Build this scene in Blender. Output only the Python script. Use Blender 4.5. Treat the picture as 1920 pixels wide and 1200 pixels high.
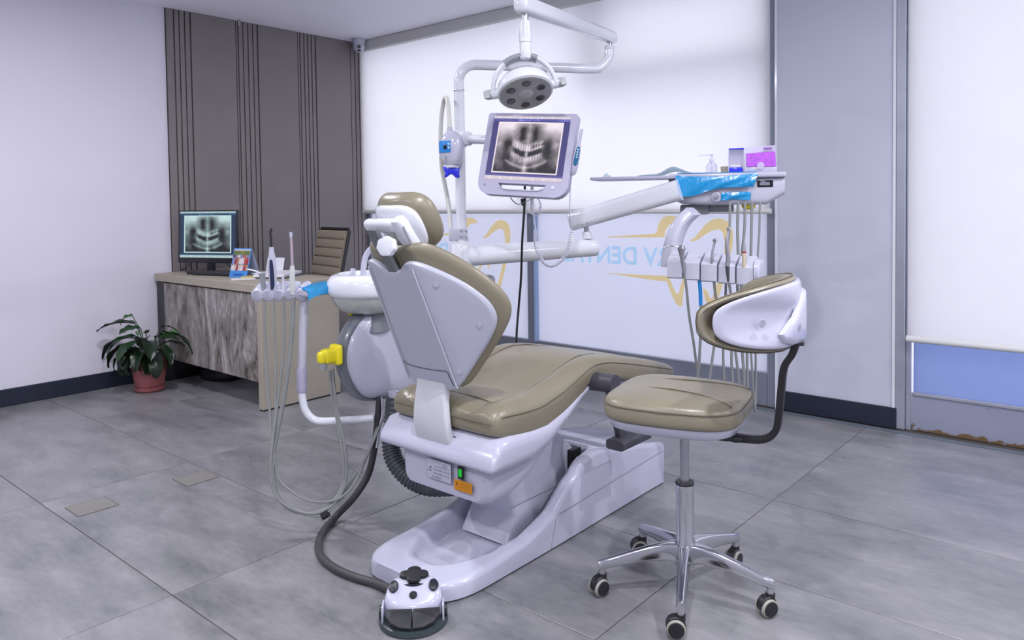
import bpy, bmesh, math, random
from math import sin, cos, pi, radians, sqrt
from mathutils import Vector, Matrix

for _o in list(bpy.data.objects):
    bpy.data.objects.remove(_o, do_unlink=True)
SC = bpy.context.scene
COL = SC.collection

# ------------------------------------------------------------------ camera
FPX, CX, CY = 1428.74, 960.0, 427.9
YAW, PITCH, ROLL = radians(40.62), radians(-2.034), radians(-0.768)
CAM = Vector((5.5325, -4.4105, 1.2488))
_f0 = Vector((-sin(YAW), cos(YAW), 0)); _r0 = Vector((cos(YAW), sin(YAW), 0)); _u0 = Vector((0, 0, 1))
CF = _f0 * cos(PITCH) + _u0 * sin(PITCH)
CU = _u0 * cos(PITCH) - _f0 * sin(PITCH)
CR = _r0 * cos(ROLL) + CU * sin(ROLL)
CU = CU * cos(ROLL) - _r0 * sin(ROLL)
cam_data = bpy.data.cameras.new('camera')
cam = bpy.data.objects.new('camera', cam_data)
COL.objects.link(cam)
cam_data.sensor_fit = 'HORIZONTAL'
cam_data.sensor_width = 36.0
cam_data.lens = 36.0 * FPX / 1920.0
cam_data.shift_x = (960.0 - CX) / 1920.0
cam_data.shift_y = -(600.0 - CY) / 1920.0
cam_data.clip_start = 0.05
cam.matrix_world = Matrix(((CR.x, CU.x, -CF.x, CAM.x), (CR.y, CU.y, -CF.y, CAM.y), (CR.z, CU.z, -CF.z, CAM.z), (0, 0, 0, 1)))
SC.camera = cam

# ------------------------------------------------------------------ daylight outside and exposure
world = bpy.data.worlds.new('daylight'); SC.world = world
world.use_nodes = True
_bg = world.node_tree.nodes['Background']
_bg.inputs['Color'].default_value = (0.91, 0.91, 0.985, 1)
_bg.inputs['Strength'].default_value = 4.3
SC.view_settings.view_transform = 'Standard'
SC.view_settings.look = 'None'
SC.view_settings.exposure = 0.0
SC.view_settings.gamma = 1.0
SC.view_settings.use_curve_mapping = False
DOWNLIGHT_W = 34.0

def P(u, v, d):
    """point of the room that the photograph shows at (u, v), at distance d along the view"""
    return CAM + (CR * ((u - CX) / FPX) - CU * ((v - CY) / FPX) + CF) * d

def PZ(u, v, z):
    d = CR * ((u - CX) / FPX) - CU * ((v - CY) / FPX) + CF
    return CAM + d * ((z - CAM.z) / d.z)
def PXp_(u, v, x):
    d = CR * ((u - CX) / FPX) - CU * ((v - CY) / FPX) + CF
    return CAM + d * ((x - CAM.x) / d.x)

# ------------------------------------------------------------------ materials
MATS = {}
def lin(c):
    return tuple((x / 12.92 if x <= 0.04045 else ((x + 0.055) / 1.055) ** 2.4) for x in c)
def mat(name, col, rough=0.5, metal=0.0, spec=0.5, coat=0.0, var=0.0, vscale=8.0, bump=0.0, bscale=60.0, emit=None, estr=0.0, alpha=None, trans=0.0):
    if name in MATS: return MATS[name]
    m = bpy.data.materials.new(name); m.use_nodes = True
    nt = m.node_tree; b = nt.nodes['Principled BSDF']
    b.inputs['Base Color'].default_value = (*col, 1)
    b.inputs['Roughness'].default_value = rough
    b.inputs['Metallic'].default_value = metal
    b.inputs['Specular IOR Level'].default_value = spec
    b.inputs['Coat Weight'].default_value = coat
    b.inputs['Coat Roughness'].default_value = 0.08
    if trans: b.inputs['Transmission Weight'].default_value = trans
    if alpha is not None: b.inputs['Alpha'].default_value = alpha
    if emit:
        b.inputs['Emission Color'].default_value = (*emit, 1); b.inputs['Emission Strength'].default_value = estr
    if var or bump:
        tc = nt.nodes.new('ShaderNodeTexCoord')
    if var:
        n = nt.nodes.new('ShaderNodeTexNoise'); n.inputs['Scale'].default_value = vscale; n.inputs['Detail'].default_value = 5
        nt.links.new(tc.outputs['Object'], n.inputs['Vector'])
        r = nt.nodes.new('ShaderNodeValToRGB')
        r.color_ramp.elements[0].position = 0.3; r.color_ramp.elements[1].position = 0.7
        r.color_ramp.elements[0].color = tuple(max(0, x * (1 - var)) for x in col) + (1,)
        r.color_ramp.elements[1].color = tuple(min(1, x * (1 + var)) for x in col) + (1,)
        nt.links.new(n.outputs['Fac'], r.inputs['Fac']); nt.links.new(r.outputs['Color'], b.inputs['Base Color'])
    if bump:
        n2 = nt.nodes.new('ShaderNodeTexNoise'); n2.inputs['Scale'].default_value = bscale; n2.inputs['Detail'].default_value = 4
        nt.links.new(tc.outputs['Object'], n2.inputs['Vector'])
        bp = nt.nodes.new('ShaderNodeBump'); bp.inputs['Strength'].default_value = bump; bp.inputs['Distance'].default_value = 0.004
        nt.links.new(n2.outputs['Fac'], bp.inputs['Height']); nt.links.new(bp.outputs['Normal'], b.inputs['Normal'])
    MATS[name] = m
    return m

def translucent(name, tcol, dcol, mix=0.35, gloss=0.0):
    m = bpy.data.materials.new(name); m.use_nodes = True; nt = m.node_tree
    nt.nodes.remove(nt.nodes['Principled BSDF'])
    t = nt.nodes.new('ShaderNodeBsdfTranslucent'); t.inputs['Color'].default_value = (*tcol, 1)
    d = nt.nodes.new('ShaderNodeBsdfDiffuse'); d.inputs['Color'].default_value = (*dcol, 1)
    mx = nt.nodes.new('ShaderNodeMixShader'); mx.inputs[0].default_value = mix
    nt.links.new(t.outputs[0], mx.inputs[1]); nt.links.new(d.outputs[0], mx.inputs[2])
    out = nt.nodes['Material Output']; last = mx
    if gloss:
        g = nt.nodes.new('ShaderNodeBsdfGlossy'); g.inputs['Roughness'].default_value = 0.15
        m2 = nt.nodes.new('ShaderNodeMixShader'); m2.inputs[0].default_value = gloss
        nt.links.new(mx.outputs[0], m2.inputs[1]); nt.links.new(g.outputs[0], m2.inputs[2]); last = m2
    nt.links.new(last.outputs[0], out.inputs['Surface'])
    MATS[name] = m
    return m

def vcol_mat(name, emit=0.0, rough=0.4):
    m = bpy.data.materials.new(name); m.use_nodes = True; nt = m.node_tree
    b = nt.nodes['Principled BSDF']; b.inputs['Roughness'].default_value = rough
    a = nt.nodes.new('ShaderNodeVertexColor'); a.layer_name = 'print'
    if emit:
        b.inputs['Base Color'].default_value = (0.01, 0.01, 0.012, 1)
        nt.links.new(a.outputs['Color'], b.inputs['Emission Color']); b.inputs['Emission Strength'].default_value = emit
    else:
        nt.links.new(a.outputs['Color'], b.inputs['Base Color'])
    MATS[name] = m
    return m

# ------------------------------------------------------------------ mesh helpers
class B:
    """collects geometry for one mesh"""
    def __init__(s): s.v = []; s.f = []
    def add(s, vs, fs, M=None):
        o = len(s.v)
        s.v += [(M @ Vector(p)) if M is not None else Vector(p) for p in vs]
        s.f += [tuple(i + o for i in q) for q in fs]
        return s
    def box(s, c, size, M=None, bevel=0.0, seg=2):
        bm = bmesh.new(); bmesh.ops.create_cube(bm, size=1.0)
        for v in bm.verts: v.co = Vector((v.co.x * size[0], v.co.y * size[1], v.co.z * size[2])) + Vector(c)
        if bevel: bmesh.ops.bevel(bm, geom=bm.edges[:], offset=min(bevel, min(size) * 0.49), segments=seg, affect='EDGES', profile=0.5)
        s.frombm(bm, M); return s
    def frombm(s, bm, M=None):
        bm.verts.index_update()
        s.add([v.co.copy() for v in bm.verts], [[v.index for v in f.verts] for f in bm.faces], M); bm.free()
    def tube(s, pts, r, seg=10, cap=True, M=None, squash=1.0):
        pts = [Vector(p) for p in pts]; n = len(pts)
        rr = r if isinstance(r, (list, tuple)) else [r] * n
        T = []
        for i in range(n):
            t = (pts[min(i + 1, n - 1)] - pts[max(i - 1, 0)])
            T.append(t.normalized() if t.length > 1e-9 else Vector((0, 0, 1)))
        a = Vector((0, 0, 1)) if abs(T[0].z) < 0.9 else Vector((1, 0, 0))
        nrm = (a - T[0] * a.dot(T[0])).normalized()
        vs, fs = [], []
        for i in range(n):
            nrm = (nrm - T[i] * nrm.dot(T[i])).normalized(); bi = T[i].cross(nrm)
            for k in range(seg):
                an = 2 * pi * k / seg
                vs.append(pts[i] + (nrm * cos(an) + bi * sin(an) * squash) * rr[i])
        for i in range(n - 1):
            for k in range(seg):
                k2 = (k + 1) % seg
                fs.append((i * seg + k, i * seg + k2, (i + 1) * seg + k2, (i + 1) * seg + k))
        if cap:
            fs.append(tuple(reversed(range(seg)))); fs.append(tuple(range((n - 1) * seg, n * seg)))
        return s.add(vs, fs, M)
    def lathe(s, prof, c=(0, 0, 0), seg=24, M=None):
        """prof: (radius, z) list; closes with caps where the radius is 0"""
        vs, fs = [], []; c = Vector(c)
        for (r, z) in prof:
            for k in range(seg):
                an = 2 * pi * k / seg
                vs.append(c + Vector((max(r, 1e-5) * cos(an), max(r, 1e-5) * sin(an), z)))
        for i in range(len(prof) - 1):
            for k in range(seg):
                k2 = (k + 1) % seg
                fs.append((i * seg + k, i * seg + k2, (i + 1) * seg + k2, (i + 1) * seg + k))
        fs.append(tuple(reversed(range(seg)))); fs.append(tuple(range((len(prof) - 1) * seg, len(prof) * seg)))
        return s.add(vs, fs, M)
    def loft(s, rings, cap=True, M=None, closed=False):
        n = len(rings[0]); vs = [Vector(p) for r in rings for p in r]; fs = []
        m = len(rings)
        for i in range(m if closed else m - 1):
            j = (i + 1) % m
            for k in range(n):
                k2 = (k + 1) % n
                fs.append((i * n + k, i * n + k2, j * n + k2, j * n + k))
        if cap and not closed:
            fs.append(tuple(reversed(range(n)))); fs.append(tuple(range((m - 1) * n, m * n)))
        return s.add(vs, fs, M)
    def prism(s, poly, t, M=None, bevel=0.0, seg=2):
        """polygon in local xy, extruded along local z from 0 to t"""
        bm = bmesh.new()
        vs = [bm.verts.new((p[0], p[1], 0)) for p in poly]
        f = bm.faces.new(vs)
        ex = bmesh.ops.extrude_face_region(bm, geom=[f])
        for v in ex['geom']:
            if isinstance(v, bmesh.types.BMVert): v.co.z += t
        if bevel: bmesh.ops.bevel(bm, geom=[e for e in bm.edges if abs(e.verts[0].co.z - e.verts[1].co.z) < 1e-6], offset=bevel, segments=seg, affect='EDGES', profile=0.5)
        bmesh.ops.triangulate(bm, faces=[q for q in bm.faces if len(q.verts) > 4])
        s.frombm(bm, M); return s
    def done(s, name, m, parent=None, smooth=35, subsurf=0, weld=False, tag=None):
        me = bpy.data.meshes.new(name)
        me.from_pydata([tuple(v) for v in s.v], [], s.f); me.update()
        bm = bmesh.new(); bm.from_mesh(me)
        if weld: bmesh.ops.remove_doubles(bm, verts=bm.verts, dist=1e-5)
        bmesh.ops.recalc_face_normals(bm, faces=bm.faces); bm.to_mesh(me); bm.free()
        if smooth:
            me.polygons.foreach_set('use_smooth', [True] * len(me.polygons))
            me.set_sharp_from_angle(angle=radians(smooth))
        me.materials.append(MATS[m] if isinstance(m, str) else m)
        o = bpy.data.objects.new(name, me); COL.objects.link(o)
        if subsurf:
            md = o.modifiers.new('subdivision', 'SUBSURF'); md.levels = subsurf; md.render_levels = subsurf
        if parent is not None: attach(o, parent)
        return o

def base_of(o):
    p = Vector((0, 0, 0))
    while o is not None:
        p += o.location; o = o.parent
    return p
def attach(o, parent):
    """meshes are written in room coordinates; shift them under their thing's base"""
    o.parent = parent; o.location = -base_of(parent)
def empty(name, loc=(0, 0, 0)):
    o = bpy.data.objects.new(name, None); COL.objects.link(o); o.location = loc; o.empty_display_size = 0.1
    return o
def tag(o, label=None, cat=None, group=None, kind=None):
    if label: o['label'] = label
    if cat: o['category'] = cat
    if group: o['group'] = group
    if kind: o['kind'] = kind
    return o
def thing(name, label, cat, loc=(0, 0, 0), group=None):
    return tag(empty(name, loc), label, cat, group)
def cr(pts, n=8):
    """smooth curve through the points"""
    pts = [Vector(p) for p in pts]; out = []
    q = [pts[0] * 2 - pts[1]] + pts + [pts[-1] * 2 - pts[-2]]
    for i in range(1, len(q) - 2):
        for k in range(n):
            t = k / n; a, b, c, d = q[i - 1], q[i], q[i + 1], q[i + 2]
            out.append(0.5 * ((2 * b) + (c - a) * t + (2 * a - 5 * b + 4 * c - d) * t * t + (3 * b - a - 3 * c + d) * t ** 3))
    out.append(pts[-1]); return out
def crf(keys, x):
    """smooth interpolation of (x, y...) keys"""
    if x <= keys[0][0]: return keys[0][1]
    for a, b in zip(keys, keys[1:]):
        if x <= b[0]:
            t = (x - a[0]) / (b[0] - a[0]); t = t * t * (3 - 2 * t) if len(a) > 2 or len(b) > 2 else t
            return a[1] + (b[1] - a[1]) * t
    return keys[-1][1]
def rrect(w, h, r, n=4):
    """rounded rectangle, counter-clockwise, centred"""
    r = min(r, w / 2 - 1e-4, h / 2 - 1e-4); out = []
    for cx_, cy_, a0 in ((w / 2 - r, h / 2 - r, 0), (-w / 2 + r, h / 2 - r, 90), (-w / 2 + r, -h / 2 + r, 180), (w / 2 - r, -h / 2 + r, 270)):
        for k in range(n + 1):
            a = radians(a0 + 90 * k / n); out.append((cx_ + r * cos(a), cy_ + r * sin(a)))
    return out
def frame(o, x, y, z):
    x, y, z = Vector(x), Vector(y), Vector(z)
    return Matrix(((x.x, y.x, z.x, o[0]), (x.y, y.y, z.y, o[1]), (x.z, y.z, z.z, o[2]), (0, 0, 0, 1)))
def axis_frame(o, z, x=None):
    z = Vector(z).normalized()
    a = Vector(x) if x is not None else (Vector((0, 0, 1)) if abs(z.z) < 0.9 else Vector((1, 0, 0)))
    x_ = (a - z * a.dot(z)).normalized()
    return frame(o, x_, z.cross(x_), z)
def text_mesh(body, size, name, m, parent, M, thick=0.0, mirror=False, offset=0.0, align='CENTER'):
    cu = bpy.data.curves.new(name, 'FONT'); cu.body = body; cu.size = size; cu.align_x = align; cu.align_y = 'CENTER'
    cu.extrude = thick; cu.offset = offset; cu.resolution_u = 3
    tmp = bpy.data.objects.new(name, cu); COL.objects.link(tmp)
    dg = bpy.context.evaluated_depsgraph_get()
    me = bpy.data.meshes.new_from_object(tmp.evaluated_get(dg))
    bpy.data.objects.remove(tmp); 
    b = B(); b.add([(-v.co.x if mirror else v.co.x, v.co.y, v.co.z) for v in me.vertices], [tuple(p.vertices) for p in me.polygons], M)
    bpy.data.meshes.remove(me)
    return b.done(name, m, parent, smooth=0)
def print_grid(name, w, h, nx, ny, fn, m, parent, M):
    """a flat printed or lit surface: colour per small cell from fn(s, t), both 0..1, t upward"""
    vs = [((i / nx - 0.5) * w, (j / ny - 0.5) * h, 0) for j in range(ny + 1) for i in range(nx + 1)]
    fs = [(j * (nx + 1) + i, j * (nx + 1) + i + 1, (j + 1) * (nx + 1) + i + 1, (j + 1) * (nx + 1) + i) for j in range(ny) for i in range(nx)]
    b = B(); b.add(vs, fs, M)
    me = bpy.data.meshes.new(name); me.from_pydata([tuple(v) for v in b.v], [], b.f); me.update()
    at = me.color_attributes.new('print', 'FLOAT_COLOR', 'POINT')
    buf = []
    for j in range(ny + 1):
        for i in range(nx + 1):
            c = fn(i / nx, j / ny); buf += [c[0], c[1], c[2], 1.0]
    at.data.foreach_set('color', buf)
    me.materials.append(MATS[m])
    o = bpy.data.objects.new(name, me); COL.objects.link(o)
    attach(o, parent)
    return o
def copy_tree(o, parent=None, loc=None, rotz=None):
    c = o.copy(); COL.objects.link(c); c.parent = parent
    if loc is not None: c.location = loc
    if rotz is not None: c.rotation_euler = (0, 0, rotz)
    for ch in [x for x in bpy.data.objects if x.parent == o]: copy_tree(ch, c)
    return c
def ss(a, b, x):
    t = max(0.0, min(1.0, (x - a) / (b - a))); return t * t * (3 - 2 * t)

# palette
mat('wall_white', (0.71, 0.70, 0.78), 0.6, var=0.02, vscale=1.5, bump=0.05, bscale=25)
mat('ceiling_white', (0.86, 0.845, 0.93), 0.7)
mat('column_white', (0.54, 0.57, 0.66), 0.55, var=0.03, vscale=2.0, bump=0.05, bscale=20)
mat('taupe_panel', (0.205, 0.185, 0.180), 0.45, var=0.04, vscale=3)
mat('groove_dark', (0.035, 0.028, 0.03), 0.7)
mat('skirting_navy', (0.012, 0.017, 0.035), 0.45)
mat('aluminium', (0.42, 0.45, 0.52), 0.38, metal=0.55, var=0.05, vscale=6)
mat('aluminium_dark', (0.24, 0.27, 0.33), 0.42, metal=0.4, var=0.05, vscale=6)
mat('bar_cream', (0.66, 0.67, 0.66), 0.4)
mat('grout', (0.075, 0.062, 0.055), 0.9)
mat('strip_slate', (0.11, 0.14, 0.17), 0.6, var=0.1, vscale=10)
mat('patch_beige', (0.20, 0.195, 0.18), 0.5, var=0.05, vscale=6)
mat('white_plastic', (0.50, 0.51, 0.62), 0.18, spec=0.5, coat=0.3)
mat('white_enamel', (0.72, 0.75, 0.80), 0.16, spec=0.5, coat=0.4)
mat('light_plastic', (0.53, 0.545, 0.64), 0.25, spec=0.5, coat=0.2)
mat('shell_grey', (0.44, 0.46, 0.54), 0.30, spec=0.5, coat=0.15)
mat('lilac_plastic', (0.44, 0.43, 0.56), 0.3)
mat('leather', (0.228, 0.207, 0.143), 0.33, spec=0.6, var=0.06, vscale=5, bump=0.12, bscale=140)
mat('stitch', (0.12, 0.105, 0.07), 0.6)
mat('chrome', (0.62, 0.63, 0.66), 0.12, metal=1.0)
mat('steel', (0.42, 0.43, 0.46), 0.3, metal=0.9)
mat('black_plastic', (0.012, 0.012, 0.015), 0.4)
mat('black_gloss', (0.006, 0.006, 0.008), 0.12)
mat('dark_grey', (0.055, 0.055, 0.07), 0.45)
mat('slate_grey', (0.14, 0.16, 0.185), 0.30, coat=0.4)
mat('mid_grey', (0.27, 0.29, 0.31), 0.4)
mat('hose_grey', (0.235, 0.25, 0.245), 0.42)
mat('hose_dark', (0.045, 0.043, 0.046), 0.5)
mat('hose_slate', (0.065, 0.08, 0.09), 0.4)
mat('tyre_beige', (0.33, 0.33, 0.28), 0.6)
mat('yellow_plastic', (0.78, 0.68, 0.01), 0.3, coat=0.3)
mat('blue_film', (0.004, 0.29, 0.62), 0.15, spec=0.6, coat=0.5, bump=0.5, bscale=45)
mat('blue_plastic', (0.02, 0.03, 0.72), 0.25, coat=0.4)
mat('panel_blue', (0.01, 0.22, 0.62), 0.35)
mat('teal_pad', (0.01, 0.13, 0.27), 0.35)
mat('desk_beige', (0.375, 0.345, 0.275), 0.5, var=0.04, vscale=3, bump=0.03)
mat('chair_beige', (0.32, 0.275, 0.205), 0.5, bump=0.1, bscale=120)
mat('pot_pink', (0.27, 0.085, 0.085), 0.45, var=0.06, vscale=10)
mat('soil', (0.02, 0.014, 0.01), 0.9)
mat('paper', (0.72, 0.73, 0.78), 0.6)
mat('paper_blue', (0.45, 0.62, 0.68), 0.6)
mat('amber', (0.65, 0.26, 0.004), 0.5)
mat('ink', (0.05, 0.05, 0.09), 0.6)
mat('red_band', (0.35, 0.02, 0.02), 0.4)
mat('ivory', (0.55, 0.50, 0.36), 0.4)
mat('purple_card', (0.40, 0.06, 0.62), 0.4, var=0.25, vscale=80)
mat('green_lamp', (0.0, 0.12, 0.01), 0.3, emit=(0.0, 0.9, 0.05), estr=0.45)
mat('clear_plastic', (0.72, 0.74, 0.90), 0.08, alpha=0.35)
mat('clear_lilac', (0.70, 0.66, 0.85), 0.1, alpha=0.5)
mat('pink_tube', (0.50, 0.42, 0.46), 0.2, alpha=0.75)
mat('folder_yellow', (0.55, 0.45, 0.18), 0.6)
mat('calendar_blue', (0.05, 0.25, 0.65), 0.5)
mat('lamp_face', (0.33, 0.335, 0.34), 0.25, coat=0.5)
mat('lens_dark', (0.04, 0.035, 0.04), 0.1, coat=0.8)
vcol_mat('screen_print', emit=0.95)
vcol_mat('card_print', 0.0, 0.45)
# ================================================================== the room
H = 2.684
XR, YB = 8.3, -7.3
# ---- floor: slab with large tiles laid on it
m = bpy.data.materials.new('stone_tile'); m.use_nodes = True; nt = m.node_tree; bs = nt.nodes['Principled BSDF']
geo = nt.nodes.new('ShaderNodeNewGeometry'); oi = nt.nodes.new('ShaderNodeObjectInfo')
off = nt.nodes.new('ShaderNodeVectorMath'); off.operation = 'ADD'
mulr = nt.nodes.new('ShaderNodeMath'); mulr.operation = 'MULTIPLY'; mulr.inputs[1].default_value = 40.0
comb = nt.nodes.new('ShaderNodeCombineXYZ'); nt.links.new(oi.outputs['Random'], mulr.inputs[0])
nt.links.new(mulr.outputs[0], comb.inputs['X']); nt.links.new(mulr.outputs[0], comb.inputs['Z'])
nt.links.new(geo.outputs['Position'], off.inputs[0]); nt.links.new(comb.outputs[0], off.inputs[1])
sc_ = nt.nodes.new('ShaderNodeVectorMath'); sc_.operation = 'MULTIPLY'; sc_.inputs[1].default_value = (1.0, 2.4, 1.0)
nt.links.new(off.outputs[0], sc_.inputs[0])
n1 = nt.nodes.new('ShaderNodeTexNoise'); n1.inputs['Scale'].default_value = 2.6; n1.inputs['Detail'].default_value = 8; n1.inputs['Roughness'].default_value = 0.62
n2 = nt.nodes.new('ShaderNodeTexNoise'); n2.inputs['Scale'].default_value = 22; n2.inputs['Detail'].default_value = 4
for n in (n1, n2): nt.links.new(sc_.outputs[0], n.inputs['Vector'])
mx = nt.nodes.new('ShaderNodeMix'); mx.data_type = 'FLOAT'; mx.inputs[0].default_value = 0.22
nt.links.new(n1.outputs['Fac'], mx.inputs[2]); nt.links.new(n2.outputs['Fac'], mx.inputs[3])
rp = nt.nodes.new('ShaderNodeValToRGB'); e = rp.color_ramp.elements
e[0].position = 0.33; e[0].color = (0.128, 0.135, 0.146, 1); e[1].position = 0.68; e[1].color = (0.285, 0.28, 0.292, 1)
nt.links.new(mx.outputs[0], rp.inputs['Fac']); nt.links.new(rp.outputs['Color'], bs.inputs['Base Color'])
rr_ = nt.nodes.new('ShaderNodeMapRange'); rr_.inputs[3].default_value = 0.20; rr_.inputs[4].default_value = 0.42
nt.links.new(n1.outputs['Fac'], rr_.inputs[0]); nt.links.new(rr_.outputs[0], bs.inputs['Roughness'])
bs.inputs['Specular IOR Level'].default_value = 0.65
MATS['stone_tile'] = m

floor = tag(B().box((XR / 2, YB / 2, -0.05), (XR + 0.3, -YB + 0.3, 0.094)).done('floor', 'grout', smooth=0), 'large grey stone-look tile floor with thin dark joints', kind='structure')
TX, TY, X0, Y0, J = 1.190, 0.650, 0.7475, -0.706, 0.0034
tile_me = {}
def tile(x0, x1, y0, y1):
    key = (round(x1 - x0, 3), round(y1 - y0, 3))
    cx_, cy_ = (x0 + x1) / 2, (y0 + y1) / 2
    if key not in tile_me:
        o = B().box((0, 0, -0.005), (x1 - x0 - J, y1 - y0 - J, 0.010), bevel=0.0012, seg=1).done('tile', 'stone_tile', smooth=0)
        tile_me[key] = o.data
    else:
        o = bpy.data.objects.new('tile', tile_me[key]); COL.objects.link(o)
    o.parent = floor; o.location = (cx_, cy_, 0)
i = -1
xs = [0.012] + [X0 + TX * k for k in range(0, 7)] + [XR]
ys = [-0.085] + [Y0 - TY * k for k in range(0, 11)] + [YB]
for a, b in zip(xs, xs[1:]):
    for c, d in zip(ys, ys[1:]):
        tile(a, b, d, c)
tag(B().box((XR / 2, -0.060, -0.004), (XR, 0.045, 0.010)).done('trim_1', 'strip_slate', smooth=0), 'narrow slate border strip along the window wall', kind='structure')
for (x0, x1, y0, y1) in ((2.076, 2.222, -3.258, -3.104), (2.105, 2.246, -2.819, -2.671)):
    fr_ = B()
    o = B().box(((x0 + x1) / 2, (y0 + y1) / 2, 0.0006), (x1 - x0, y1 - y0, 0.0016)).done('floor_patch', 'patch_beige', floor, smooth=0)
    jb = B()
    jb.box(((x0 + x1) / 2, y1 + 0.001, 0.0005), (x1 - x0, 0.003, 0.0012)).box(((x0 + x1) / 2, y0 - 0.001, 0.0005), (x1 - x0, 0.003, 0.0012))
    jb.box((x1 + 0.001, (y0 + y1) / 2, 0.0005), (0.004, y1 - y0, 0.0012)).box((x0 - 0.001, (y0 + y1) / 2, 0.0005), (0.003, y1 - y0, 0.0012))
    jb.done('patch_joint', 'grout', o, smooth=0)

# ---- ceiling and walls
tag(B().box((XR / 2, YB / 2, H + 0.05), (XR + 0.3, -YB + 0.3, 0.1)).done('ceiling', 'ceiling_white', smooth=0), 'plain white painted ceiling', kind='structure')
wl = tag(B().box((-0.08, YB / 2, H / 2), (0.16, -YB + 0.3, H)).done('wall_left', 'wall_white', smooth=0), 'white side wall with taupe fluted panelling near the window corner', kind='structure')
tag(B().box((XR / 2, YB - 0.08, H / 2), (XR + 0.3, 0.16, H)).done('wall_back', 'wall_white', smooth=0), 'white wall behind the viewer', kind='structure')
tag(B().box((XR + 0.08, YB / 2, H / 2), (0.16, -YB + 0.3, H)).done('wall_right', 'wall_white', smooth=0), 'white wall on the far right', kind='structure')
# fluted panelling on the left wall: dark backing, broad boards and narrow slats
B().box((0.003, -0.9015, 1.392), (0.006, 1.803, 2.584)).done('panel_backing', 'groove_dark', wl, smooth=0)
edges = [-1.803, -1.744, -1.704, -1.663, -1.620, -1.256, -1.236, -1.194, -1.152, -1.109, -1.069, -0.699, -0.676, -0.636, -0.599, -0.562, -0.524, -0.158, -0.108, -0.063, -0.022, 0.0]
for a, b in zip(edges, edges[1:]):
    wide = (b - a) > 0.2
    g = 0.004
    B().box((0.013 if wide else 0.011, (a + b) / 2, 1.392), (0.022 if wide else 0.018, b - a - 2 * g, 2.583), bevel=0.002, seg=1).done('wall_panel' if wide else 'wall_slat', 'taupe_panel', wl, smooth=0)
bbl = B(); bbl.box((0.008, -4.55, 0.0545), (0.016, 5.494, 0.109), bevel=0.003, seg=1)
tag(bbl.done('baseboard_left', 'skirting_navy', smooth=0), 'dark navy skirting board along the white wall', kind='structure')
tag(B().box((0.0135, -0.9015, 0.05), (0.027, 1.803, 0.1), bevel=0.002, seg=1).done('baseboard_panel', 'skirting_navy', smooth=0), 'dark navy skirting board under the taupe panelling', kind='structure')
# window wall: column, header, right return
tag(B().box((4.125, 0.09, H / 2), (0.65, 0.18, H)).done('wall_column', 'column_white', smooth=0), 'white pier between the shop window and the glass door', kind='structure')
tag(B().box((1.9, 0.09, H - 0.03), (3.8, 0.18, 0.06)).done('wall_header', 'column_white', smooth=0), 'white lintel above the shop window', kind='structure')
tag(B().box((7.3, 0.09, H / 2), (2.0, 0.18, H)).done('wall_end', 'wall_white', smooth=0), 'white wall beyond the glass door', kind='structure')
tag(B().box((4.130, -0.009, 0.0565), (0.644, 0.018, 0.113), bevel=0.003, seg=1).done('baseboard_right', 'skirting_navy', smooth=0), 'dark navy skirting board across the white pier', kind='structure')
tag(B().box((3.800, 0.0, 1.31), (0.012, 0.03, 2.62)).done('trim_2', 'white_enamel', smooth=0), 'bright white vertical trim beside the pier', kind='structure')
tag(B().box((4.437, 0.005, 1.31), (0.014, 0.03, 2.62)).done('trim_3', 'white_enamel', smooth=0), 'bright white vertical trim next to the door jamb', kind='structure')

# ---- glazing
translucent('blind_fabric', (0.78, 0.78, 0.80), (0.70, 0.70, 0.74), 0.30)
translucent('frosted_film', (0.59, 0.60, 0.655), (0.58, 0.60, 0.68), 0.25, gloss=0.05)
translucent('frosted_blue', (0.34, 0.40, 0.58), (0.34, 0.40, 0.58), 0.25, gloss=0.06)
translucent('film_yellow', (1.0, 0.82, 0.42), (0.85, 0.62, 0.25), 0.04)
translucent('film_blue', (0.66, 0.90, 1.0), (0.5, 0.75, 0.95), 0.04)
mat('clear_glass', (0.9, 0.95, 1.0), 0.05, alpha=0.10)

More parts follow.
